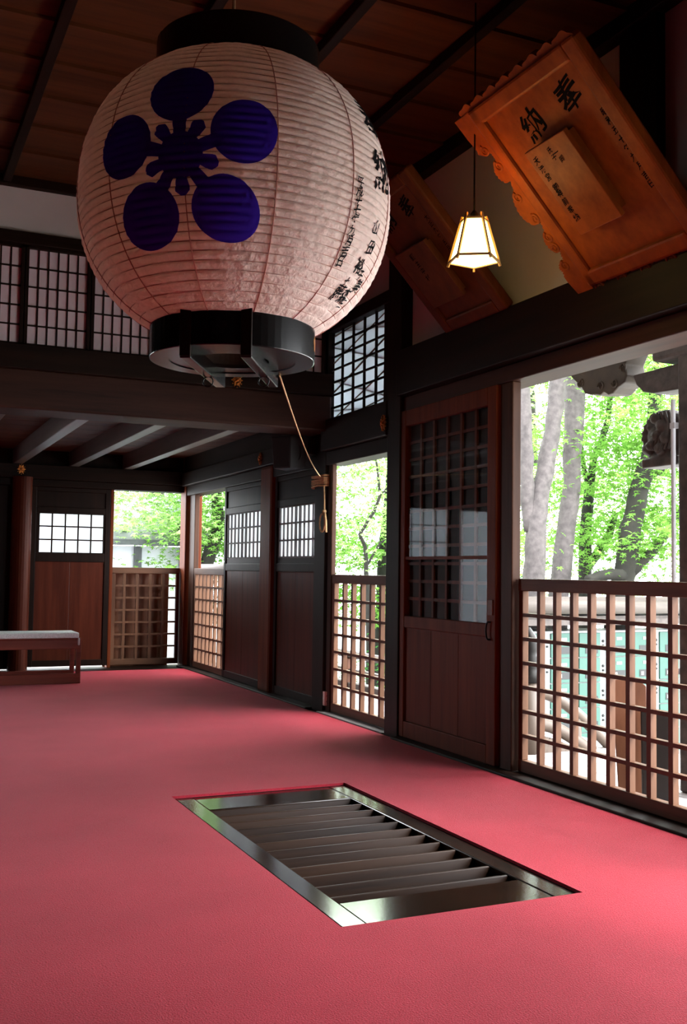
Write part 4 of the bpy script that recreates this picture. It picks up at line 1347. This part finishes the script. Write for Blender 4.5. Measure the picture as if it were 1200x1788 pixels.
# sapling and greenery outside the narrow opening
tree('maple_sapling', 'slender maple sapling standing outside the narrow opening',
     [([(5.7, 11.6, -1.1), (5.66, 11.6, .4), (5.62, 11.6, 1.0), (5.60, 11.6, 1.3), (5.52, 11.6, 1.45), (5.72, 11.6, 1.75), (5.80, 11.6, 1.95), (5.72, 11.6, 2.5)], [.05, .04, .03, .025, .022, .02, .018, .01]),
      ([(5.78, 11.6, 1.93), (6.0, 11.6, 2.15)], [.014, .007]),
      ([(5.62, 11.6, 1.05), (5.8, 11.6, 1.35), (6.05, 11.6, 1.5)], [.016, .012, .006])],
     tiers(rr, 5.0, 6.8, 11.2, 12.6, 1.1, 3.0, 34, 90), M['leaf_pale'], M['bark_dark'], .055, 6)
tree('garden_tree', 'broad bright green tree filling the narrow opening behind the sapling',
     [([(7.3, 14.5, -1.1), (7.35, 14.5, 1.0), (7.5, 14.5, 3.0)], [.16, .13, .08])],
     tiers(rr, 5.6, 9.4, 13.4, 16, .2, 4.4, 130, 120), M['leaf'], M['bark_dark'], .08, 7)
def shrub(label, c, sx, sy, h, n, mat, seed, size=.06):
    rnd = random.Random(seed)
    limbs = [([(c[0], c[1], -1.1), (c[0] + rnd.uniform(-.1, .1), c[1], -1.1 + h * .6)], [.03, .012])]
    cl = [((c[0] + rnd.uniform(-sx, sx), c[1] + rnd.uniform(-sy, sy), -1.1 + h * rnd.uniform(.15, 1)), (.22, .22, .12), n) for _ in range(14)]
    return tree('shrub', label, limbs, cl, mat, M['bark_dark'], size, seed, 'shrub')
shrub('low green shrub below the sapling beyond the log railing', (5.9, 11.2), .8, .5, 1.0, 90, M['leaf_deep'], 21)
shrub('rounded green shrub right of the sapling beyond the log railing', (5.3, 9.6), .5, .5, .95, 90, M['leaf'], 22)
shrub('dark green shrub at the foot of the pale trunks', (7.2, 11.0), 1.0, .4, 2.0, 90, M['leaf_deep'], 23)
# garden behind the back wall
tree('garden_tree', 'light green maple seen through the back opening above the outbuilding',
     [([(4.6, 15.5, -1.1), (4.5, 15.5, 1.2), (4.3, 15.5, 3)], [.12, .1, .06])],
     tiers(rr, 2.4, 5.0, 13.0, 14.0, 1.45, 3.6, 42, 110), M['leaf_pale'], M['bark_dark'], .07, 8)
tree('garden_tree', 'deeper green maple right in the back opening',
     [([(4.15, 13.5, -1.1), (4.1, 13.5, .9), (4.3, 13.5, 1.6), (4.2, 13.5, 2.6)], [.12, .1, .09, .05]),
      ([(4.1, 13.5, .9), (3.9, 13.5, 1.3), (3.7, 13.5, 1.6)], [.07, .05, .03])],
     tiers(rr, 3.7, 4.7, 12.9, 14.2, .9, 3.4, 32, 110), M['leaf'], M['bark_dark'], .06, 9)
tree('garden_tree', 'dense dark green tree filling the far corner opening',
     [([(5.2, 15.5, -1.1), (5.2, 15.5, 1.5), (5.2, 15.5, 3)], [.14, .12, .08])],
     tiers(rr, 4.4, 6.2, 14.5, 16.5, .2, 4.2, 80, 120), M['leaf_deep'], M['bark_dark'], .06, 10)

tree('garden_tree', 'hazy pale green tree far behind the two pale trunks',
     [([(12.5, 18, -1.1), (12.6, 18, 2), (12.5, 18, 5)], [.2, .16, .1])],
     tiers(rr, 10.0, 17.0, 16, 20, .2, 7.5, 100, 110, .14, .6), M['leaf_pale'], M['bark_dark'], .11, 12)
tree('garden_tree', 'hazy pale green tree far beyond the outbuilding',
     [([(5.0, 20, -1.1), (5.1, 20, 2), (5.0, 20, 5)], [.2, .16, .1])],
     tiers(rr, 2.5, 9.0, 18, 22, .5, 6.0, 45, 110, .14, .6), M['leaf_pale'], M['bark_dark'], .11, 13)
